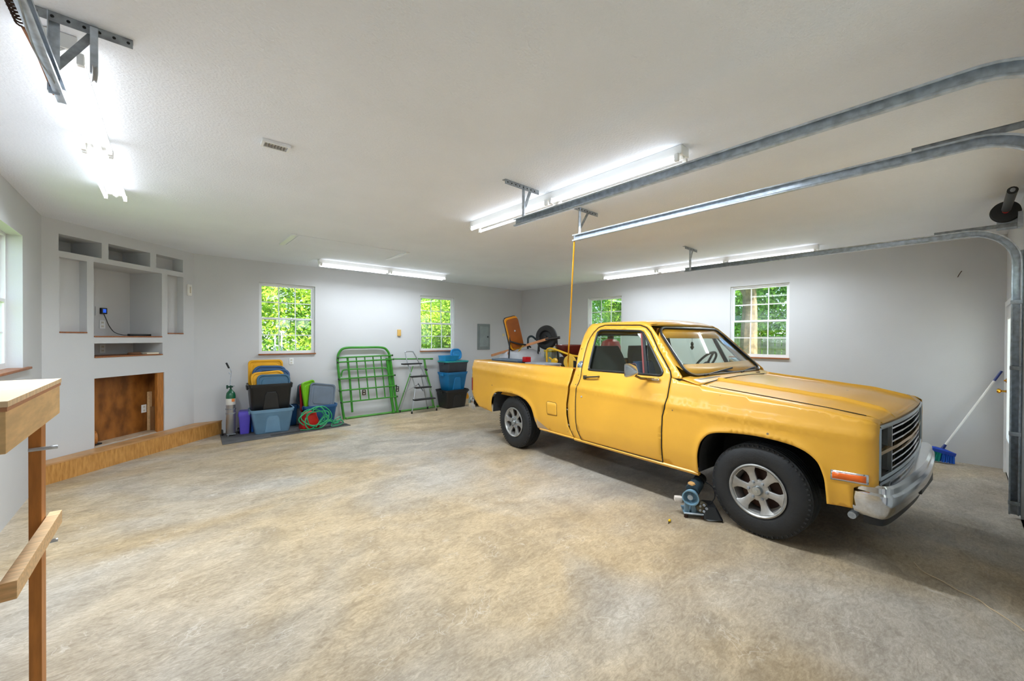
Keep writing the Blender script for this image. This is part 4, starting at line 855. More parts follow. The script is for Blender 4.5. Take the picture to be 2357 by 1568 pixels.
# wheels
def tread_pt(): pass
def make_wheel(s, y, steer=0., near=True):
    z0 = .377; rt = .377
    Mx = Matrix.Translation((s*.955, y, z0)) @ Matrix.Rotation(R(steer), 4, 'Z') @ Matrix.Rotation(R(90), 4, 'Y') @ (Matrix.Rotation(math.pi, 4, 'X') if s < 0 else Matrix())
    # local z points outboard; outer face at z=0
    tp_ = [(.212, -.012), (.222, -.002), (.245, .006), (.29, .010), (.325, .004), (.345, -.006), (.360, -.016), (.370, -.026)]
    g = []
    zc = -.030
    for k in range(5):
        g += [(.377, zc), (.377, zc-.028), (.368, zc-.030), (.368, zc-.036)]; zc -= .038
    g = g[:-2]
    back = [(a, -.235-b) for a, b in tp_][::-1]
    w = MB(Mx); w.lathe(tp_+g+back+[(.20, -.235), (.20, -.01)], 72, closed=True)
    # shoulder lugs
    for k in range(60):
        a = 2*math.pi*k/60; c_, s_ = math.cos(a), math.sin(a); Q = Matrix.Rotation(a, 4, 'Z')
        w.box(.335, .3675, -.007, .007, -.030, -.010, Q)
    to = w.build('wheel', M['rubber'], truck, angle=30)
    rm = MB(Mx)
    rm.lathe([(.214, -.004), (.216, .006), (.206, .010), (.198, .004), (.192, -.010), (.186, -.05), (.180, -.15), (.200, -.22), (.19, -.22), (.172, -.15), (.178, -.05), (.186, -.012)], 60, closed=True)
    ns = 6
    for k in range(ns):
        a0 = R(90+60*k+8*s); Q = Matrix.Rotation(a0, 4, 'Z')
        prof = [(.045, -.030, .034, -.020), (.08, -.026, .030, -.014), (.12, -.026, .027, -.016), (.155, -.034, .034, -.010), (.178, -.050, .052, -.004), (.192, -.062, .066, .0)]
        loops = []
        for (r_, a_, b_, zt) in prof: loops.append([(r_, a_, zt-.004), (r_, a_+.008, zt), (r_, 0, zt-.002), (r_, b_-.008, zt), (r_, b_, zt-.004), (r_, b_*.8, zt-.035), (r_, a_*.8, zt-.035)])
        rm.loft(loops, Q)
    rm.lathe([(0, -.02), (.036, -.018), (.062, -.016), (.085, -.022), (.088, -.05), (0, -.06)], 36)
    rim = rm.build('rim', M['alloy'], to, angle=40)
    cp = MB(Mx); cp.lathe([(.038, -.03), (.038, .006), (.033, .014), (.014, .016), (.012, .020), (0, .021)], 28); cp.build('centre_cap', M['satin'], to)
    if near:
        for k in range(6):
            a = R(60*k+30); ln = MB(Mx); ln.lathe([(.013, -.03), (.013, -.014), (.010, -.013), (.009, -.003), (0, -.002)], 12, T(math.cos(a)*.062*1.12, math.sin(a)*.062*1.12, 0)); ln.build('lug_nut', M['galvd'], to)
    bk_ = MB(Mx); bk_.lathe([(0, -.09), (.15, -.09), (.165, -.10), (.165, -.14), (0, -.14)], 32); bk_.build('brake_drum', M['soot'], to)
make_wheel(-1, 0, 0); make_wheel(-1, 3.29, 0); make_wheel(1, 0, 0, False); make_wheel(1, 3.29, 0, False)
# ------------------------------------------------------------------ storage totes and things along the back wall
def tote(name, label, loc, rz, w, d, h, m_, taper=.82, group=None, hatch=True, z0=0.):
    t = thing(name, label, 'storage tote', loc, rz, group)
    mb = MB(); L_ = []
    def lp(k, z, e=0.): return rr(w*k+e, d*(k if k < 1 else k)+e, .045, z, 4)
    kb = taper
    L_ = [rr(w*kb-.02, d*kb-.02, .04, 0), rr(w*kb, d*kb, .045, .012), rr(w*(kb+(.95-kb)*.9), d*(kb+(.95-kb)*.9), .05, h*.86), rr(w*.97, d*.97, .05, h*.88), rr(w*.97, d*.97, .05, h*.955), rr(w, d, .05, h*.955), rr(w, d, .05, h), rr(w-.03, d-.03, .045, h), rr(w*.93, d*.93, .045, h*.86), rr(w*kb-.03, d*kb-.03, .04, .02)]
    mb.loft(L_); mb.build('body', m_, t, angle=40)
    if hatch:
        # moulded raised panel on the front, following the slope
        fy = lambda z: -(d*(kb+(.95-kb)*.9*z/(h*.86)))/2-.002
        mb = MB(); a = w*.20; P_ = [(-a*.95, .05*h), (a*.95, .05*h), (a*.72, .62*h), (a*.5, .72*h), (-a*.5, .72*h), (-a*.72, .62*h)]
        vs = [(x, fy(z)+.004, z) for x, z in P_]+[(x*.93, fy(z)-.008, .05*h+(z-.05*h)*.96) for x, z in P_]; n = 6
        mb.add(vs, [tuple(range(n, 2*n))]+[(k, (k+1) % n, n+(k+1) % n, n+k) for k in range(n)]); mb.build('front_panel', m_, t, angle=20)
    for s in (-1, 1):
        mb = MB(); mb.loft([rr(.02, .14, .01, h*.80, cx=s*(w/2-.002)), rr(.03, .16, .01, h*.90, cx=s*(w/2-.002)), rr(.03, .16, .01, h*.945, cx=s*(w/2-.002))]); mb.build('grip', m_, t)
    return t
def tote_lid(name, label, Mx, w, d, m_, group=None, r=.06):
    mb = MB(); mb.loft([rr(w, d, r, 0), rr(w, d, r, .022), rr(w-.012, d-.012, r-.004, .028), rr(w-.05, d-.05, r-.01, .028), rr(w-.065, d-.065, r-.01, .016), rr(w-.14, d-.14, r-.02, .016), rr(w-.15, d-.15, r-.02, .022), rr(w-.2, d-.2, .02, .022)])
    o = mb.build(name, m_, angle=30); o.matrix_world = Mx; return tag(o, label, 'tote lid', group)
def lidM(x, y, z, lean, yaw=0, roll=0):
    """lid standing on its long edge, centre at x,y,z, face toward -y, leaning back by `lean` degrees"""
    return Matrix.Translation((x, y, z)) @ Matrix.Rotation(R(yaw), 4, 'Z') @ Matrix.Rotation(R(90-lean), 4, 'X') @ Matrix.Rotation(R(roll), 4, 'Z')
steelblue = P('tote_steel_blue', (112, 150, 178), .42, var=.05); tblack = P('tote_black', (30, 31, 33), .35, var=.12); navy = P('tote_navy', (36, 84, 130), .45, var=.08)
lidyel = P('lid_yellow', (232, 168, 14), .45, var=.06); lidblue = P('lid_blue', (40, 84, 132), .42, var=.1); lidteal = P('lid_slate_blue', (50, 96, 124), .42, var=.1)
sky = P('tote_bright_blue', (14, 112, 168), .42, var=.06)
tote('storage_tote', 'large steel blue tote on the rubber mat under the black one', (1.425, 7.81, .012), R(-3), .64, .44, .40, steelblue, .78)
tote('storage_tote', 'black dusty tote with lids in it, on the steel blue tote', (1.405, 7.84, .372), R(-3), .65, .42, .46, tblack, .84)
tote('storage_tote', 'dark blue tote squeezed behind the steel blue tote', (1.70, 8.10, .012), 0, .40, .15, .37, navy, .85, hatch=False)
LG = 'loose lids standing in the black tote'
tote_lid('tote_lid', 'tall yellow lid standing upright at the back of the black tote', lidM(1.375, 8.00, 1.0, 2), .52, .44, lidyel, LG)
tote_lid('tote_lid', 'dark blue lid behind, topmost of the blue lids', lidM(1.425, 7.945, .92, 6, 0, -2), .52, .40, lidblue, LG, .13)
tote_lid('tote_lid', 'blue lid with a pale rim just in front of the topmost blue one', lidM(1.47, 7.90, .86, 8, 0, -3), .50, .40, lidblue, LG, .10)
tote_lid('tote_lid', 'smaller yellow lid leaning inside the black tote', lidM(1.385, 7.845, .83, 10, 3, 3), .50, .40, lidyel, LG, .09)
tote_lid('tote_lid', 'slate blue lid lowest and nearest in the black tote', lidM(1.455, 7.775, .78, 14, 0, -1), .50, .40, lidteal, LG, .08)
# purple bin
pb = thing('lidded_bin', 'small purple lidded bin between the gas cylinder and the totes', 'bin', (1.06, 7.93, .012), R(-8))
pur = P('purple_plastic', (100, 86, 204), .4, var=.05)
mb = MB(); mb.loft([rr(.125, .17, .02, 0), rr(.13, .18, .02, .01), rr(.165, .235, .025, .30)]); mb.build('bin_body', pur, pb)
mb = MB(); mb.loft([rr(.178, .25, .03, .295), rr(.182, .255, .03, .325), rr(.172, .245, .03, .36), rr(.14, .21, .03, .375)]); mb.build('bin_lid', pur, pb)
# blue strip box behind the purple bin
mb = MB(); mb.loft([rr(.05, .20, .01, 0), rr(.06, .22, .01, .27)]); o = mb.build('slim_blue_box', P('royal_blue', (18, 84, 168), .4)); o.location = (1.175, 8.02, .012); tag(o, 'narrow royal blue box behind the purple bin', 'box')
# oxygen cylinder on a small cart
cy = thing('gas_cylinder_cart', 'small silver gas cylinder with green top on a wheeled cart', 'gas cylinder', (.865, 7.90, .012))
mb = MB(); mb.lathe([(0, .03), (.062, .03), (.066, .04), (.066, .62), (0, .62)], 28); mb.build('cylinder', P('brushed_aluminium', (176, 176, 178), .32, metal=.8, var=.08), cy)
mb = MB(); mb.lathe([(.0665, .60), (.0665, .64), (.058, .69), (.035, .72), (.02, .735), (.02, .75), (0, .75)], 28); mb.build('shoulder', P('oxygen_green', (12, 92, 60), .35, coat=.3), cy)
mb = MB(); mb.lathe([(.0672, .50), (.0672, .60)], 28); mb.build('paper_label', P('label_white', (222, 220, 214), .6), cy, solid=.0008)
mb = MB(); mb.box(.005, .045, -.0695, -.055, .55, .60, b=.003); mb.build('label_mark', P('label_orange', (226, 130, 60), .6), cy)
mb = MB(); mb.tube([(0, 0, .74), (0, 0, .81)], .012, 10); mb.tube([(-.05, 0, .79), (.03, 0, .79)], .014, 10); mb.box(-.06, -.035, -.018, .018, .76, .82, b=.005); mb.build('valve', P('valve_green', (16, 60, 48), .35, metal=.3), cy)
mb = MB(); mb.tube([(.02, 0, .80), (.055, 0, .80)], .008, 8); mb.tube([(.05, -.015, .80), (.055, .02, .80)], .007, 8); mb.build('gauge_stem', M['galvd'], cy)
mb = MB(); mb.tube(smooth_path([(.0, .06, .10), (.0, .075, .5), (.0, .07, .85), (.015, .06, 1.0), (.005, .05, 1.06), (-.02, .05, 1.10)], 5), .006, 7); mb.tube([(.0, .04, .99), (-.02, .04, 1.02)], .008, 7); mb.build('handle_tube', M['galv'], cy)
mb = MB(); mb.tube([(-.018, .05, 1.09), (-.055, .05, 1.18)], .014, 10); mb.build('grip', M['blk'], cy)
for z in (.35, .42): mb = MB(); mb.lathe([(.068, z), (.071, z), (.071, z+.02), (.068, z+.02)], 26, closed=True); mb.build('strap_band', M['galvd'], cy)
for s in (-1, 1):
    mb = MB(); mb.lathe([(.01, -.012), (.045, -.012), (.05, 0), (.045, .012), (.01, .012)], 24, frame_to((s*.11, .04, .05), (1, 0, 0)), closed=True); mb.build('cart_wheel', M['blk'], cy)
mb = MB(); mb.tube([(-.11, .04, .05), (.11, .04, .05)], .005, 6); mb.box(-.06, .06, -.08, .05, .018, .028, b=.003); mb.tube([(-.03, -.06, .02), (-.05, -.10, .006)], .008, 8); mb.build('cart_base', M['galvd'], cy)
# rubber mat
mt = thing('rubber_mat', 'long thin grey rubber mat under the totes and hose', 'mat', (0, 0, 0))
mb = MB(); mb.prism([(.70, 7.30), (2.62, 7.42), (2.55, 8.08), (1.2, 8.14), (.74, 8.10)], .011, T(0, 0, .0005)); mb.build('sheet', P('mat_grey', (86, 86, 86), .7, var=.25, vs=5), mt, smooth=False)
mb = MB(); [mb.beam((1.35, 7.39+k*.035, .013), (2.6, 7.46+k*.035, .013), .008, .004) for k in range(4)]; mb.build('edge_ribs', P('mat_ribs', (58, 58, 58), .7), mt, smooth=False)
# second group
tote('storage_tote', 'blue tote holding standing lids, beside the tangled hose', (2.22, 7.93, .012), R(-2), .58, .36, .36, P('tote_mid_blue', (44, 96, 148), .42, var=.06), .80)
G2 = 'loose lids standing in the blue tote by the hose'
tote_lid('tote_lid', 'red lid standing on end in the blue tote', lidM(1.975, 8.03, .50, 3, 55, 90), .50, .30, P('lid_red', (150, 20, 22), .4), G2)
tote_lid('tote_lid', 'lime green lid standing on end in the blue tote', lidM(2.06, 7.98, .55, 5, 40, 96), .52, .36, P('lid_lime', (112, 178, 20), .35), G2)
tote_lid('tote_lid', 'large grey blue lid tilted against the wall in the blue tote', lidM(2.27, 7.93, .52, 14, 4, -10), .46, .46, P('lid_grey_blue', (98, 110, 124), .45), G2)
tote_lid('tote_lid', 'dull slate lid edge behind the red and lime lids', lidM(1.99, 8.10, .57, 1, 5, -6), .22, .36, P('lid_dull_slate', (72, 96, 108), .5), G2)
rb_ = thing('red_jug', 'crumpled red container wrapped in the green hose', 'container', (1.97, 7.60, .012), R(12)); rb_.scale = (.95, .9, .8)
mb = MB(); mb.loft([rr(.30, .18, .05, 0), rr(.34, .22, .06, .05), rr(.30, .20, .06, .17), rr(.24, .17, .06, .28), rr(.22, .15, .05, .35), rr(.10, .08, .03, .38)]); mb.build('body', P('jug_red', (186, 30, 20), .35, var=.15), rb_)
mb = MB(); mb.lathe([(0, .36), (.03, .36), (.03, .41), (0, .41)], 16, T(.08, 0, 0)); mb.build('cap', M['blk'], rb_)
rnd = random.Random(11); pts = []
for k in range(150):
    a = k*.28; q = k/150; rx = .20+.05*math.sin(k*.37); rz = .17+.04*math.cos(k*.51)
    if q < .62: pts.append((2.03+rx*math.cos(a)+.05*math.sin(q*9), 7.60-.12-.06*math.cos(a*.5), .205+rz*math.sin(a)*(.8+.25*math.sin(q*7))))
    else: pts.append((2.10+.30*(q-.62)/.38*1.3+.13*math.cos(a), 7.56-.10*math.sin(a*.5)-.05, .06+.05*abs(math.sin(a))+.02*math.sin(k)))
pts = [(x, min(y, 7.62), max(z, .026)) for x, y, z in pts]
mb = MB(); mb.tube(smooth_path(pts, 3), .0105, 7); tag(mb.build('garden_hose', P('hose_green', (40, 160, 104), .3, coat=.3)), 'tangled green garden hose heaped over the red container', 'hose')
mb = MB(); mb.tube(smooth_path([(1.80, 7.50, .028), (1.95, 7.44, .03), (2.1, 7.47, .12), (2.2, 7.5, .20), (2.3, 7.5, .10), (2.44, 7.52, .07), (2.48, 7.55, .16), (2.38, 7.5, .13), (2.30, 7.48, .028), (2.45, 7.47, .028), (2.52, 7.5, .06)], 6), .010, 7); tag(mb.build('garden_hose', P('hose_teal', (60, 150, 110), .35)), 'loose end of green hose trailing across the mat', 'hose')

# green metal bed frame (headboard with grid) leaning on the wall
bf = thing('bed_headboard', 'green tubular bed headboard with a square grid, leaning on the back wall', 'headboard', (0, 0, 0))
grn = P('bed_green', (48, 132, 30), .35, var=.12, coat=.3)
def bp(x, z): return (x, 8.165-.03-(1.40-z)*.10, z)
mb = MB(); mb.tube(smooth_path([bp(2.70, .014)]+[bp(2.665, .3), bp(2.63, .8), bp(2.612, 1.18), bp(2.66, 1.34), bp(2.78, 1.405), bp(3.10, 1.41), bp(3.50, 1.405), bp(3.63, 1.34), bp(3.69, 1.18), bp(3.73, .8), bp(3.775, .3), bp(3.81, .014)], 5), .024, 10); mb.build('outer_frame', grn, bf)
mb = MB(); mb.tube([bp(3.62, 1.18), bp(3.655, .8), bp(3.69, .3), bp(3.72, .02)], .030, 10); mb.build('outer_frame', grn, bf)
for k, (za, zb, xa, xb) in enumerate(((1.215, 1.235, 2.61, 3.73), (1.128, 1.150, 2.60, 3.75), (.80, .81, 2.61, 3.77), (.575, .585, 2.62, 3.79), (.345, .355, 2.64, 3.80))):
    mb = MB(); o_ = .028; mb.tube([Vector(bp(xa, za))+Vector((0, -o_, 0)), Vector(bp(xb, zb))+Vector((0, -o_, 0))], .015, 8); mb.build('cross_rail', grn, bf)
    for x, z in ((xa, za), (xb, zb)): mb = MB(); q = Vector(bp(x, z))+Vector((0, -o_, 0)); mb.tube([q-Vector((.012, 0, 0)), q+Vector((.012, 0, 0))], .019, 8); mb.build('bolt_cap', P('bolt_dark_green', (22, 46, 24), .5), bf)
mb = MB(); mb.tube(smooth_path([bp(2.67, .84), bp(2.69, .94), bp(2.76, .975), bp(3.10, .975), bp(3.50, .975), bp(3.60, .95), bp(3.66, .84)], 5), .015, 8); mb.build('cross_rail', grn, bf)
for k in range(6):
    x = 2.80+k*.172; xb = 2.86+k*.172; r_ = .022 if k == 0 else .013; zb = .13 if k == 0 else .35
    mb = MB(); mb.tube([bp(x, 1.215), bp((x+xb)/2, .8), bp(xb, zb)], r_, 8); mb.build('grid_bar', grn, bf)
bd = thing('bed_side_frame', 'low green bed rail frame behind the step ladder', 'bed frame', (0, 0, 0))
g2 = P('bed_green_pale', (84, 150, 66), .45, var=.12)
mb = MB(); mb.tube([(2.74, 8.02, .024), (4.86, 8.06, .024)], .022, 8); mb.build('floor_rail', g2, bd)
mb = MB(); mb.tube([(3.74, 8.09, 1.155), (4.66, 8.10, 1.13)], .014, 8); mb.tube([(4.66, 8.10, 1.13), (4.72, 8.10, 1.128)], .02, 8); mb.build('top_rail', grn, bd)
mb = MB(); mb.tube([(4.50, 8.10, 1.13), (4.54, 8.09, .85), (4.62, 8.07, .55), (4.72, 8.06, .04)], .024, 8); mb.build('upright', g2, bd)
mb = MB(); mb.tube([(3.86, 8.09, .04), (4.22, 8.10, .98)], .012, 8); mb.build('upright', g2, bd)
# step ladder
ld_ = thing('step_ladder', 'folding aluminium step ladder with black treads in front of the wall', 'step ladder', (0, 0, 0))
al = P('ladder_aluminium', (178, 180, 184), .35, metal=.75)
fl_ = [(3.98, 7.84, 0), (4.06, 7.87, .35), (4.18, 7.90, .55), (4.02, 7.93, .85), (3.86, 7.97, 1.04)]
FLf = [(4.00, 7.72, .012), (4.08, 7.77, .36), (4.12, 7.82, .56), (4.06, 7.87, .82), (4.0, 7.93, 1.08), (3.97, 7.97, 1.28), (4.0, 7.98, 1.31)]
FRf = [(4.60, 7.72, .012), (4.52, 7.77, .36), (4.44, 7.82, .60), (4.36, 7.87, .84), (4.27, 7.93, 1.08), (4.17, 7.97, 1.28), (4.14, 7.98, 1.31)]
mb = MB(); mb.tube(smooth_path(FLf+FRf[::-1], 4), .0125, 8); mb.build('front_frame', al, ld_)
for (a, b, c_) in (((3.88, 8.03, .012), (3.98, 8.0, .36), (4.10, 7.93, .80)), ((4.55, 8.03, .012), (4.46, 8.0, .36), (4.33, 7.93, .80))):
    mb = MB(); mb.tube([a, b, c_], .010, 8); mb.build('rear_leg', al, ld_)
for z, yy, xa, xb in ((.30, 7.755, 4.07, 4.53), (.55, 7.81, 4.13, 4.46), (.79, 7.85, 4.05, 4.38)):
    mb = MB(); mb.box(xa-.02, xb+.02, yy-.09, yy+.04, z-.03, z, b=.01); mb.build('tread', M['blk'], ld_)
mb = MB(); mb.box(3.86, 4.30, 7.82, 7.95, 1.035, 1.065, b=.01); mb.build('top_tray', M['blk'], ld_)
mb = MB(); mb.beam((3.96, 8.0, .42), (4.20, 7.82, .60), .012, .02); mb.beam((4.42, 8.0, .42), (4.20, 7.83, .62), .012, .02); mb.build('spreader', al, ld_, smooth=False)
for p in ((4.00, 7.72), (4.60, 7.72), (3.88, 8.03), (4.55, 8.03)): mb = MB(); mb.tube([(p[0], p[1], .001), (p[0], p[1], .05)], .018, 10); mb.build('rubber_foot', M['blk'], ld_)
mb = MB(); mb.tube([(4.37, 7.83, .93), (4.42, 7.82, .90)], .022, 8); mb.build('hinge_knob', M['blk'], ld_)
# right stack
tote('storage_tote', 'black tote at the bottom of the stack beside the step ladder', (5.14, 7.93, 0), R(4), .66, .46, .42, tblack, .80)
tote('storage_tote', 'bright blue tote in the middle of the stack beside the step ladder', (5.16, 7.94, .40), R(4), .62, .42, .42, sky, .76)
tote('storage_tote', 'dark grey tote under the teal lid, topmost of its stack', (5.18, 7.95, .79), R(4), .62, .42, .26, P('tote_charcoal', (58, 62, 70), .45), .88, hatch=False)
tote_lid('tote_lid', 'teal lid on the dark grey tote', T(5.18, 7.95, 1.052, R(4)), .64, .44, P('lid_teal', (30, 150, 150), .4))
mb = MB(); mb.loft([rr(.36, .26, .05, 0, cx=-.02), rr(.42, .30, .05, .10), rr(.43, .31, .05, .12), rr(.40, .28, .05, .12), rr(.34, .24, .05, .015)]); o = mb.build('open_blue_tray', P('tray_sky', (24, 140, 196), .4)); o.location = (5.05, 7.94, 1.083); tag(o, 'shallow bright blue tray on the teal lid', 'tray')
tote_lid('tote_lid', 'sky blue curved lid propped upright on the teal lid', lidM(5.30, 8.02, 1.222, 10, 8, 0), .34, .27, P('lid_sky', (16, 136, 200), .4), None, .12)
# small compressor / can
cp_ = thing('yellow_motor_unit', 'small yellow and black motor unit on a carton beside the black tote', 'motor', (5.57, 8.02, 0))
mb = MB(); mb.box(-.09, .09, -.08, .09, 0, .14, b=.004); mb.build('carton', P('carton', (206, 186, 152), .8), cp_, smooth=False)
mb = MB(); mb.loft([rr(.15, .13, .03, .14), rr(.17, .15, .04, .19), rr(.13, .12, .04, .27)]); mb.build('housing', P('motor_yellow', (230, 160, 20), .4), cp_)
mb = MB(); mb.tube([(-.05, 0, .31), (.06, 0, .31)], .035, 14); mb.tube([(.05, 0, .31), (.10, -.02, .35)], .02, 8); mb.tube([(0, 0, .26), (0, 0, .31)], .02, 8); mb.build('motor', M['blk'], cp_)
# wall fittings on the back wall
def bw(x, z): return Matrix.Translation((x, YB-.0005, z))
outlet('wall_outlet', bw(1.815, 1.17), 'white outlet under the left back window')
outlet('wall_outlet', bw(3.16, .48), 'dark outlet behind the grid of the green headboard', 'soot')
outlet('wall_outlet', bw(3.895, .49), 'black outlet beside the step ladder', 'blk')
mb = MB(); mb.box(-.04, .04, -.03, 0, -.07, .07, b=.006); o = mb.build('wall_block', P('tan_block', (210, 170, 96), .5)); o.matrix_world = bw(3.925, 1.72); tag(o, 'small tan block fixed on the wall between the back windows', 'wall fitting')
ep = bpy.data.objects.new('breaker_panel', None); COL.objects.link(ep); ep.matrix_world = bw(6.255, 1.645); tag(ep, 'grey electrical breaker panel near the room corner', 'breaker panel')
mb = MB(); mb.box(-.20, .20, -.018, 0, -.33, .33, b=.004); mb.build('cover', P('panel_grey', (126, 134, 134), .45), ep, smooth=False)
mb = MB(); mb.box(-.13, .15, -.026, -.016, -.25, .27, b=.004); mb.build('panel_door', P('panel_grey_light', (140, 150, 150), .4), ep, smooth=False)
mb = MB(); mb.box(.10, .14, -.034, -.024, -.02, .02, b=.004); mb.build('latch', M['blk'], ep)
mb = MB(); mb.box(-.04, .04, -.004, 0, -.035, .035); o = mb.build('wall_sticker', P('faded_note', (226, 214, 170), .7), smooth=False); o.matrix_world = bw(6.93, 1.70); tag(o, 'faded yellowish sticker near the room corner', 'sticker')
hk = thing('wall_hook', 'tiny bent brown hook high on the right-hand wall', 'hook', (0, 0, 0)); hp = RA+dR*8.18
mb = MB(); mb.tube([(hp.x, hp.y, 2.53), (hp.x-.03, hp.y, 2.53), (hp.x-.03, hp.y+.02, 2.49), (hp.x-.01, hp.y+.035, 2.455)], .004, 6); mb.build('wire', M['soot'], hk)

# broom leaning by the door
br = thing('broom', 'white handled broom with blue and teal head leaning in the far right corner', 'broom', (0, 0, 0))
b0 = Vector((7.70, .30, .23)); b1 = Vector((7.83, -.25, 1.24)); dd = (b1-b0).normalized()
b0 = Vector((7.74, .16, .20)); b1 = Vector((7.895, -.325, 1.235)); dd = (b1-b0).normalized()
mb = MB(); mb.tube([b0, b1-dd*.14], .0115, 10); mb.build('pole', P('broom_white', (232, 232, 228), .4), br)
mb = MB(); mb.tube([b1-dd*.14, b1], .013, 10); mb.build('grip', P('broom_navy', (28, 48, 120), .4), br)
mb = MB(); mb.tube([b0-dd*.05, b0+dd*.05], [.022, .015], 10); mb.beam(b0-dd*.02, b0-dd*.075, .06, .04); mb.build('socket', P('broom_navy', (28, 48, 120)), br)
BM = frame_to(b0-dd*.06, -dd, (0, -.5, .2)); hm = Matrix.Translation((7.71, .225, .0)) @ Matrix.Rotation(R(8), 4, 'Z') @ Matrix.Rotation(R(12), 4, 'X')
mb = MB(hm); mb.loft([rr(.05, .30, .02, .14), rr(.055, .30, .02, .18), rr(.03, .10, .01, .20)]); mb.build('head_block', P('broom_blue', (30, 70, 176), .4), br)
mb = MB(hm)
for k in range(120): x = random.uniform(-.02, .02); y = random.uniform(-.02, .14); mb.tube([(x, y, .14), (x*1.9, y*1.15, .02-y*.2)], .003, 4, cap=False)
mb.build('teal_bristles', P('bristle_teal', (0, 140, 130), .6), br)
mb = MB(hm)
for k in range(90): x = random.uniform(-.02, .02); y = random.uniform(-.14, -.02); mb.tube([(x, y, .14), (x*1.9, y*1.15, .02-y*.2)], .003, 4, cap=False)
mb.build('blue_bristles', P('bristle_blue', (30, 100, 210), .6), br)
# cord on the floor
mb = MB(); mb.tube(smooth_path([(4.10, .22, .003), (3.99, .17, .004), (3.93, .08, .004), (3.86, .01, .005), (3.82, -.075, .004), (3.76, -.115, .004), (3.70, -.17, .004), (3.60, -.24, .004), (3.5, -.27, .004)], 5), .0035, 6); tag(mb.build('floor_string', P('string_tan', (204, 182, 150), .8)), 'thin tan string lying on the floor at the lower right', 'string')
# wire connector and small motor by the front wheel
wn_ = thing('wire_connector', 'tiny yellow wire connector on the floor beside the front wheel', 'wire connector', (3.372, 1.703, 0))
mb = MB(); mb.lathe([(0, -.018), (.008, -.018), (.012, .012), (0, .012)], 10, frame_to((0, 0, .011), (1, .3, 0))); mb.build('cone', P('nut_yellow', (232, 190, 30), .4), wn_)
mb = MB(); mb.tube([(-.018, -.005, .010), (-.04, -.012, .006)], .004, 6); mb.build('wire_tail', M['dark'], wn_)
wc = thing('winch_motor', 'small grey blue pump motor with round snout by the front wheel', 'motor', (3.66, 1.60, 0), R(-55))
# local +x faces right in the picture, -y faces the camera
gb = P('motor_grey_blue', (104, 132, 148), .45, var=.12); gd = P('motor_slate', (52, 66, 74), .4, var=.2)
mb = MB(); mb.lathe([(0, .0), (.055, .0), (.06, .01), (.06, .13), (.052, .15), (0, .155)], 24, frame_to((-.03, .0, .235), (.55, 1, .25))); mb.build('motor_can', gd, wc)
mb = MB(); mb.lathe([(0, 0), (.05, .0), (.052, .05), (.04, .06), (0, .065)], 24, frame_to((.055, .14, .285), (.55, 1, .25))); mb.build('end_bell', M['blk'], wc)
mb = MB(); mb.lathe([(.062, .0), (.072, .0), (.060, .05), (.050, .075), (0, .075), (0, .06), (.044, .06), (.052, .045)], 28, frame_to((-.06, -.075, .19), (.35, 1, .15)), closed=True); mb.build('snout', P('motor_sky_grey', (128, 168, 192), .4, var=.1), wc)
mb = MB(); mb.tube([(-.06, -.065, .19), (-.045, -.01, .20)], .024, 12); mb.build('snout_core', P('core_grey', (178, 192, 202), .4), wc)
mb = MB(); mb.box(-.10, -.06, -.045, .0, .05, .15, b=.004); mb.box(-.045, -.005, -.04, .0, .045, .15, b=.004); mb.box(-.11, .07, -.06, .11, .035, .05, b=.003); mb.build('mount', gb, wc)
mb = MB(); mb.lathe([(0, -.03), (.05, -.03), (.052, 0), (.045, .012), (0, .014)], 10, frame_to((.045, -.045, .105), (.35, -1, 0))); mb.build('gear_box', P('gear_brown', (96, 88, 70), .5, metal=.4), wc)
for q in range(5):
    a = q*1.257; mb = MB(); mb.lathe([(0, 0), (.011, 0), (.011, .012), (0, .014)], 8, frame_to((.045+.03*math.cos(a), -.058, .105+.03*math.sin(a)), (.35, -1, 0))); mb.build('gear_bolt', M['galv'], wc)
mb = MB(); mb.tube(smooth_path([(.06, -.06, .05), (.075, -.07, .02), (.10, -.075, .008), (.19, -.05, .012)], 5), .007, 7); mb.tube([(-.11, -.06, .045), (.06, -.06, .048)], .007, 7); mb.build('bent_lever', M['galv'], wc)
mb = MB(); mb.loft([[(p[0]+.13, p[1]+.02, p[2]) for p in rr(.16, .22, .02, .02)], [(p[0]+.11, p[1]+.02, p[2]) for p in rr(.10, .16, .02, .12)]]); mb.build('black_guard', M['blk'], wc)
mb = MB(); mb.box(-.18, -.11, .0, .06, .11, .16, b=.015); mb.build('white_arm', P('arm_ivory', (214, 204, 194), .6), wc)
mb = MB(); mb.tube([(-.09, -.04, .004), (-.09, -.04, .045)], .018, 10); mb.tube([(.05, -.04, .001), (.05, -.04, .045)], .014, 10); mb.tube([(-.05, .09, .001), (-.05, .09, .04)], .016, 10); mb.build('feet', M['soot'], wc)
mb = MB(); mb.tube(smooth_path([(.08, .10, .30), (.16, .08, .25), (.17, .05, .17), (.11, .0, .12)], 6), .004, 6); mb.build('lead_wire', M['blk'], wc)
mb = MB(); mb.loft([rr(.07, .045, .015, 0, cx=0), rr(.06, .04, .015, .012)], frame_to((-.035, .01, .290), (-.2, -.1, 1))); mb.build('rust_patch', P('rust_tan', (196, 150, 90), .8, var=.3), wc)

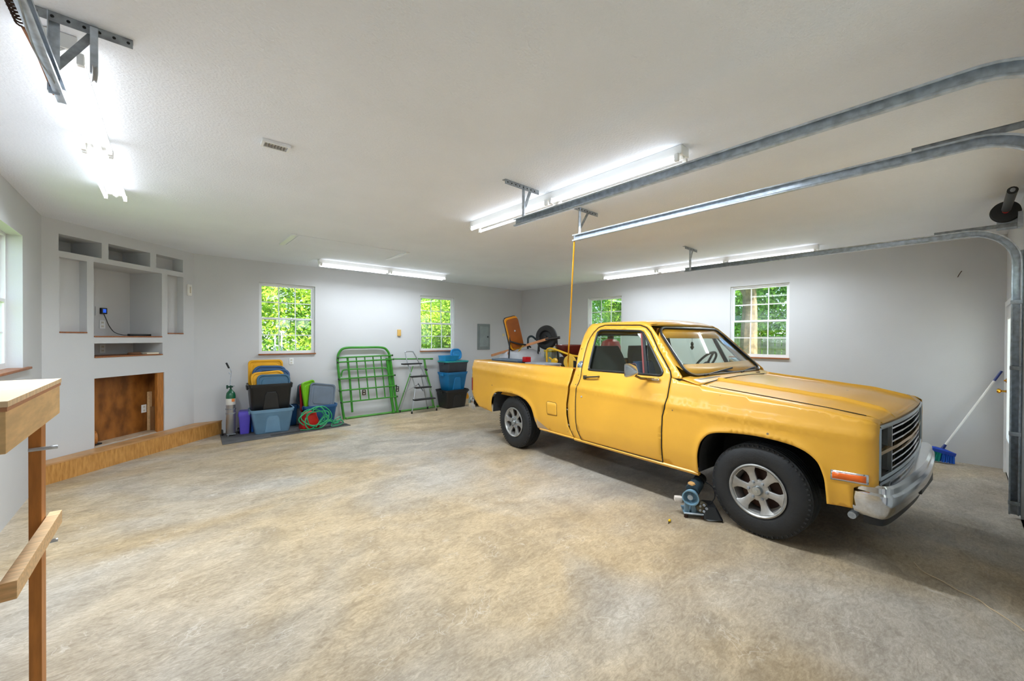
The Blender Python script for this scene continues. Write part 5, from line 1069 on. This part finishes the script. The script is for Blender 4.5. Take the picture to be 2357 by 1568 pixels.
# ------------------------------------------------------------------ load in the cargo box (placed in the truck's frame)
def tthing(name, label, cat, x, y, z, rz=0):
    p = TM @ Vector((x, y, z)); return thing(name, label, cat, p, -TH+rz)
wbw = tthing('wheelbarrow', 'upturned wheelbarrow with wooden handles and black wheel in the truck bed', 'wheelbarrow', 0, 0, 0)
hd_ = P('handle_wood', (190, 130, 84), .55, var=.2, vs=8)
mb = MB(); mb.beam((-.60, 4.40, 1.31), (-.02, 3.56, 1.61), .035, .04); mb.build('handle', hd_, wbw, smooth=False)
mb = MB(); mb.beam((-.30, 4.38, 1.29), (-.48, 4.05, 1.36), .035, .035); mb.build('handle', hd_, wbw, smooth=False)
mb = MB(); mb.tube([(-.05, 3.60, 1.597), (.09, 3.40, 1.632)], .023, 12); mb.build('handle_grip', M['blk'], wbw)
WMx = frame_to((.05, 3.69, 1.63), (-.96, -.28, 0)); mb = MB(WMx); 
mb.lathe([(.12, -.045), (.15, -.05), (.19, -.042), (.205, -.02), (.21, 0), (.205, .02), (.19, .042), (.15, .05), (.12, .045)], 40, closed=True); wo = mb.build('wheel', M['rubber'], wbw)
mb = MB(WMx); mb.lathe([(0, .045), (.03, .045), (.035, .02), (.10, .012), (.122, .04), (.122, -.04), (.10, -.012), (.035, -.02), (.03, -.045), (0, -.045)], 30); mb.build('wheel_disc', M['blk'], wo)
mb = MB(); mb.tube([(-.10, 3.70, 1.63), (-.12, 3.74, 1.16)], .014, 8); mb.tube([(.16, 3.55, 1.60), (.16, 3.50, 1.10)], .014, 8); mb.build('leg_strut', M['blk'], wbw)
mb = MB(); mb.loft([[(-.22+p[0], 4.02+p[1], 1.0+p[2]) for p in l] for l in (rr(.62, .78, .10, .0), rr(.60, .74, .10, .24), rr(.48, .58, .12, .38), rr(.30, .40, .12, .43))]); mb.build('tub', P('tub_grey', (176, 178, 184), .45, var=.06), wbw)
chr_ = tthing('folding_chair', 'folded orange and brown padded chair standing at the back of the truck bed', 'chair', -.35, 4.00, 0, R(-10))
def cpan(m_, x0, x1, off, zt, name):
    mb = MB(Matrix.Translation((0, off, 1.45)) @ Matrix.Rotation(R(-15), 4, 'Y')); mb.loft([[(p[0], yy, p[1]) for p in [(a, b+.26) for a, b, _ in rr(x1-x0, zt, .05, 0)]] for yy in (-.015, .015)]); return mb.build(name, m_, chr_)
cpan(P('chair_brown', (142, 74, 14), .4, var=.2, vs=5), -.11, .11, -.06, .50, 'back_pad')
cpan(P('chair_orange', (236, 154, 16), .45), -.12, .12, -.02, .56, 'seat_pad')
cpan(M['blk'], -.125, .125, .015, .58, 'rear_shell')
mb = MB(Matrix.Translation((0, -.06, 1.45)) @ Matrix.Rotation(R(-15), 4, 'Y')); mb.lathe([(0, 0), (.015, 0), (.012, .01), (0, .012)], 12, frame_to((.0, -.016, .30), (0, -1, 0))); mb.build('button', M['galv'], chr_)
mb = MB(); mb.tube(smooth_path([(-.18, -.03, 1.02), (-.16, -.04, 1.45), (-.15, -.05, 1.66), (-.10, -.05, 1.74)], 5), .012, 7); mb.tube(smooth_path([(-.16, -.08, 1.56), (-.02, -.12, 1.52), (.14, -.10, 1.50), (.24, -.06, 1.46)], 5), .014, 7); mb.tube([(.20, .0, 1.40), (.05, 0, .77)], .012, 7); mb.tube([(-.18, 0, 1.2), (-.16, 0, .77)], .012, 7); mb.build('tube_frame', M['blk'], chr_)
o = MB(); o.tube(smooth_path([(0, 0, .77), (0, 0, 1.5), (.01, 0, 1.62), (.07, -.02, 1.65), (.13, -.05, 1.60), (.17, -.09, 1.50), (.18, -.1, .77)], 5), .018, 7)
blh = tthing('tubular_handle', 'dark bent tubular handle between the folded chair and the wheel', 'handle', -.12, 3.98, 0); o.build('tube', P('dark_teal_tube', (26, 44, 52), .5), blh)
stp = tthing('yellow_strap', 'curved yellow strap hooked over the wheelbarrow handle', 'strap', 0, 0, 0)
mb = MB(); mb.loft([[(x-.018, y, z), (x+.018, y+.012, z), (x+.018, y+.016, z), (x-.018, y+.004, z)] for x, y, z in smooth_path([(-.40, 3.75, 1.50), (-.42, 3.83, 1.41), (-.44, 3.88, 1.31), (-.45, 3.90, 1.20)], 5)]); mb.build('band', P('strap_yellow', (240, 190, 0), .4), stp)
tb = tthing('tool_case', 'blue grey tool case lying along the near side of the truck bed', 'case', -.70, 3.72, .752)
mb = MB(); mb.box(-.13, .13, -.36, .36, 0, .50, b=.02); mb.build('case_body', P('case_blue', (64, 90, 112), .5), tb)
mb = MB(); mb.box(-.125, .125, -.35, .35, .502, .53, b=.01); mb.build('case_lid', P('case_lid', (88, 108, 128), .5), tb)
gb_ = tthing('plastic_crate', 'pale grey plastic case nearer the cab in the truck bed', 'case', -.62, 3.02, .752)
mb = MB(); mb.box(-.16, .16, -.22, .22, 0, .47, b=.02); mb.build('crate_body', P('crate_grey', (132, 140, 150), .5), gb_)
mb = MB(); mb.box(-.165, .165, -.225, .225, .472, .505, b=.012); mb.build('crate_lid', P('crate_lid', (150, 156, 164), .5), gb_)
rl = tthing('red_lamp', 'small red square lamp resting on the cases in the truck bed', 'lamp', -.70, 3.30, 1.235)
mb = MB(); mb.box(-.05, .05, -.045, .045, .022, .10, b=.01); mb.build('lens', P('lens_red', (170, 14, 26), .25), rl); mb = MB(); mb.box(-.055, .055, -.05, .05, 0, .022, b=.004); mb.build('base', M['blk'], rl)
pn = tthing('maroon_basin', 'shallow maroon basin lying across the far side of the truck bed', 'basin', .48, 3.42, 1.30)
mb = MB(); mb.lathe([(0, 0), (.20, .0), (.33, .12), (.36, .19), (.37, .19), (.37, .205), (.35, .205), (.31, .13), (.19, .015), (0, .015)], 40); mb.build('bowl', P('maroon', (112, 40, 30), .25, var=.2, coat=.3), pn)
mb = MB(); mb.box(-.2, .2, -.2, .2, -.548, -.001, b=.02); mb.build('base_carton', P('dark_carton', (58, 46, 38), .7), pn)
pw = tthing('pressure_washer', 'yellow framed machine with black engine beside the cab in the truck bed', 'pressure washer', .05, 2.95, .752)
yf = P('frame_yellow', (236, 186, 40), .4)
mb = MB(); mb.tube(smooth_path([(-.15, .52, .10), (-.15, .56, .52), (-.15, .50, .70), (-.12, .0, .60), (-.10, -.25, .60), (-.08, -.42, .62)], 6), .016, 8); mb.tube([(-.15, .5, .55), (-.14, .22, .40), (-.12, 0, .36)], .014, 8); mb.build('frame', yf, pw)
mb = MB(); mb.box(-.18, .22, -.30, .16, .0, .42, b=.05); mb.tube([(-.2, -.1, .44), (.2, -.1, .44)], .09, 16); mb.box(-.1, .1, .1, .3, .2, .46, b=.03); mb.build('engine', P('engine_black', (26, 27, 28), .45, var=.4, vs=18), pw)
mb = MB(); mb.lathe([(.0, -.02), (.10, -.02), (.11, 0), (.10, .02), (0, .02)], 24, frame_to((-.20, -.02, .50), (1, .3, 0))); mb.build('spool', P('spool_yellow', (222, 178, 60), .45), pw)
mb = MB(); mb.lathe([(.0, -.04), (.045, -.04), (.05, 0), (.045, .04), (0, .04)], 20, frame_to((-.22, .30, .50), (1, .5, .2))); mb.build('filter_cap', yf, pw)
mb = MB(); mb.lathe([(0, 0), (.03, 0), (.028, .05), (0, .06)], 14, T(-.17, -.28, .46)); mb.build('fuel_cap', yf, pw)
bx = tthing('green_label_box', 'small green and white box behind the wheelbarrow wheel', 'box', .42, 3.95, .752)
mb = MB(); mb.box(-.1, .1, -.1, .1, 0, .62, b=.005); mb.build('carton', P('box_green', (120, 140, 96), .6, rgb2=(200, 206, 190), vs=9), bx, smooth=False); mb = MB(); mb.box(-.105, .105, -.105, .105, .622, .65, b=.004); mb.build('box_top', P('box_yellow', (222, 200, 30), .5), bx, smooth=False)
rk_ = tthing('red_can', 'rounded red can edge showing behind the cab pillar', 'can', .62, 2.78, .752)
mb = MB(); mb.lathe([(0, 0), (.15, 0), (.16, .02), (.16, .74), (.13, .82), (.05, .86), (0, .86)], 28); mb.build('can_body', P('can_red', (176, 24, 28), .35), rk_); mb = MB(); mb.lathe([(0, .86), (.05, .86), (.05, .92), (0, .92)], 16); mb.build('can_cap', M['blk'], rk_)
# yellow cord from the track end down into the bed
yc = MB(); a = Vector((3.165, 2.63, 2.605)); b = TM @ Vector((-.62, 2.50, .96)); d_ = TM @ Vector((-.62, 2.505, 1.26))
yc.tube(smooth_path([a, a.lerp(d_, .3), a.lerp(d_, .62)+Vector((.004, 0, 0)), a.lerp(d_, .9), d_, b], 5), [.008]*9+[.010]*17, 8)
tag(yc.build('hanging_cord', P('cord_yellow', (238, 172, 30), .5)), 'yellow cord hanging from a track end down into the truck bed', 'cord')
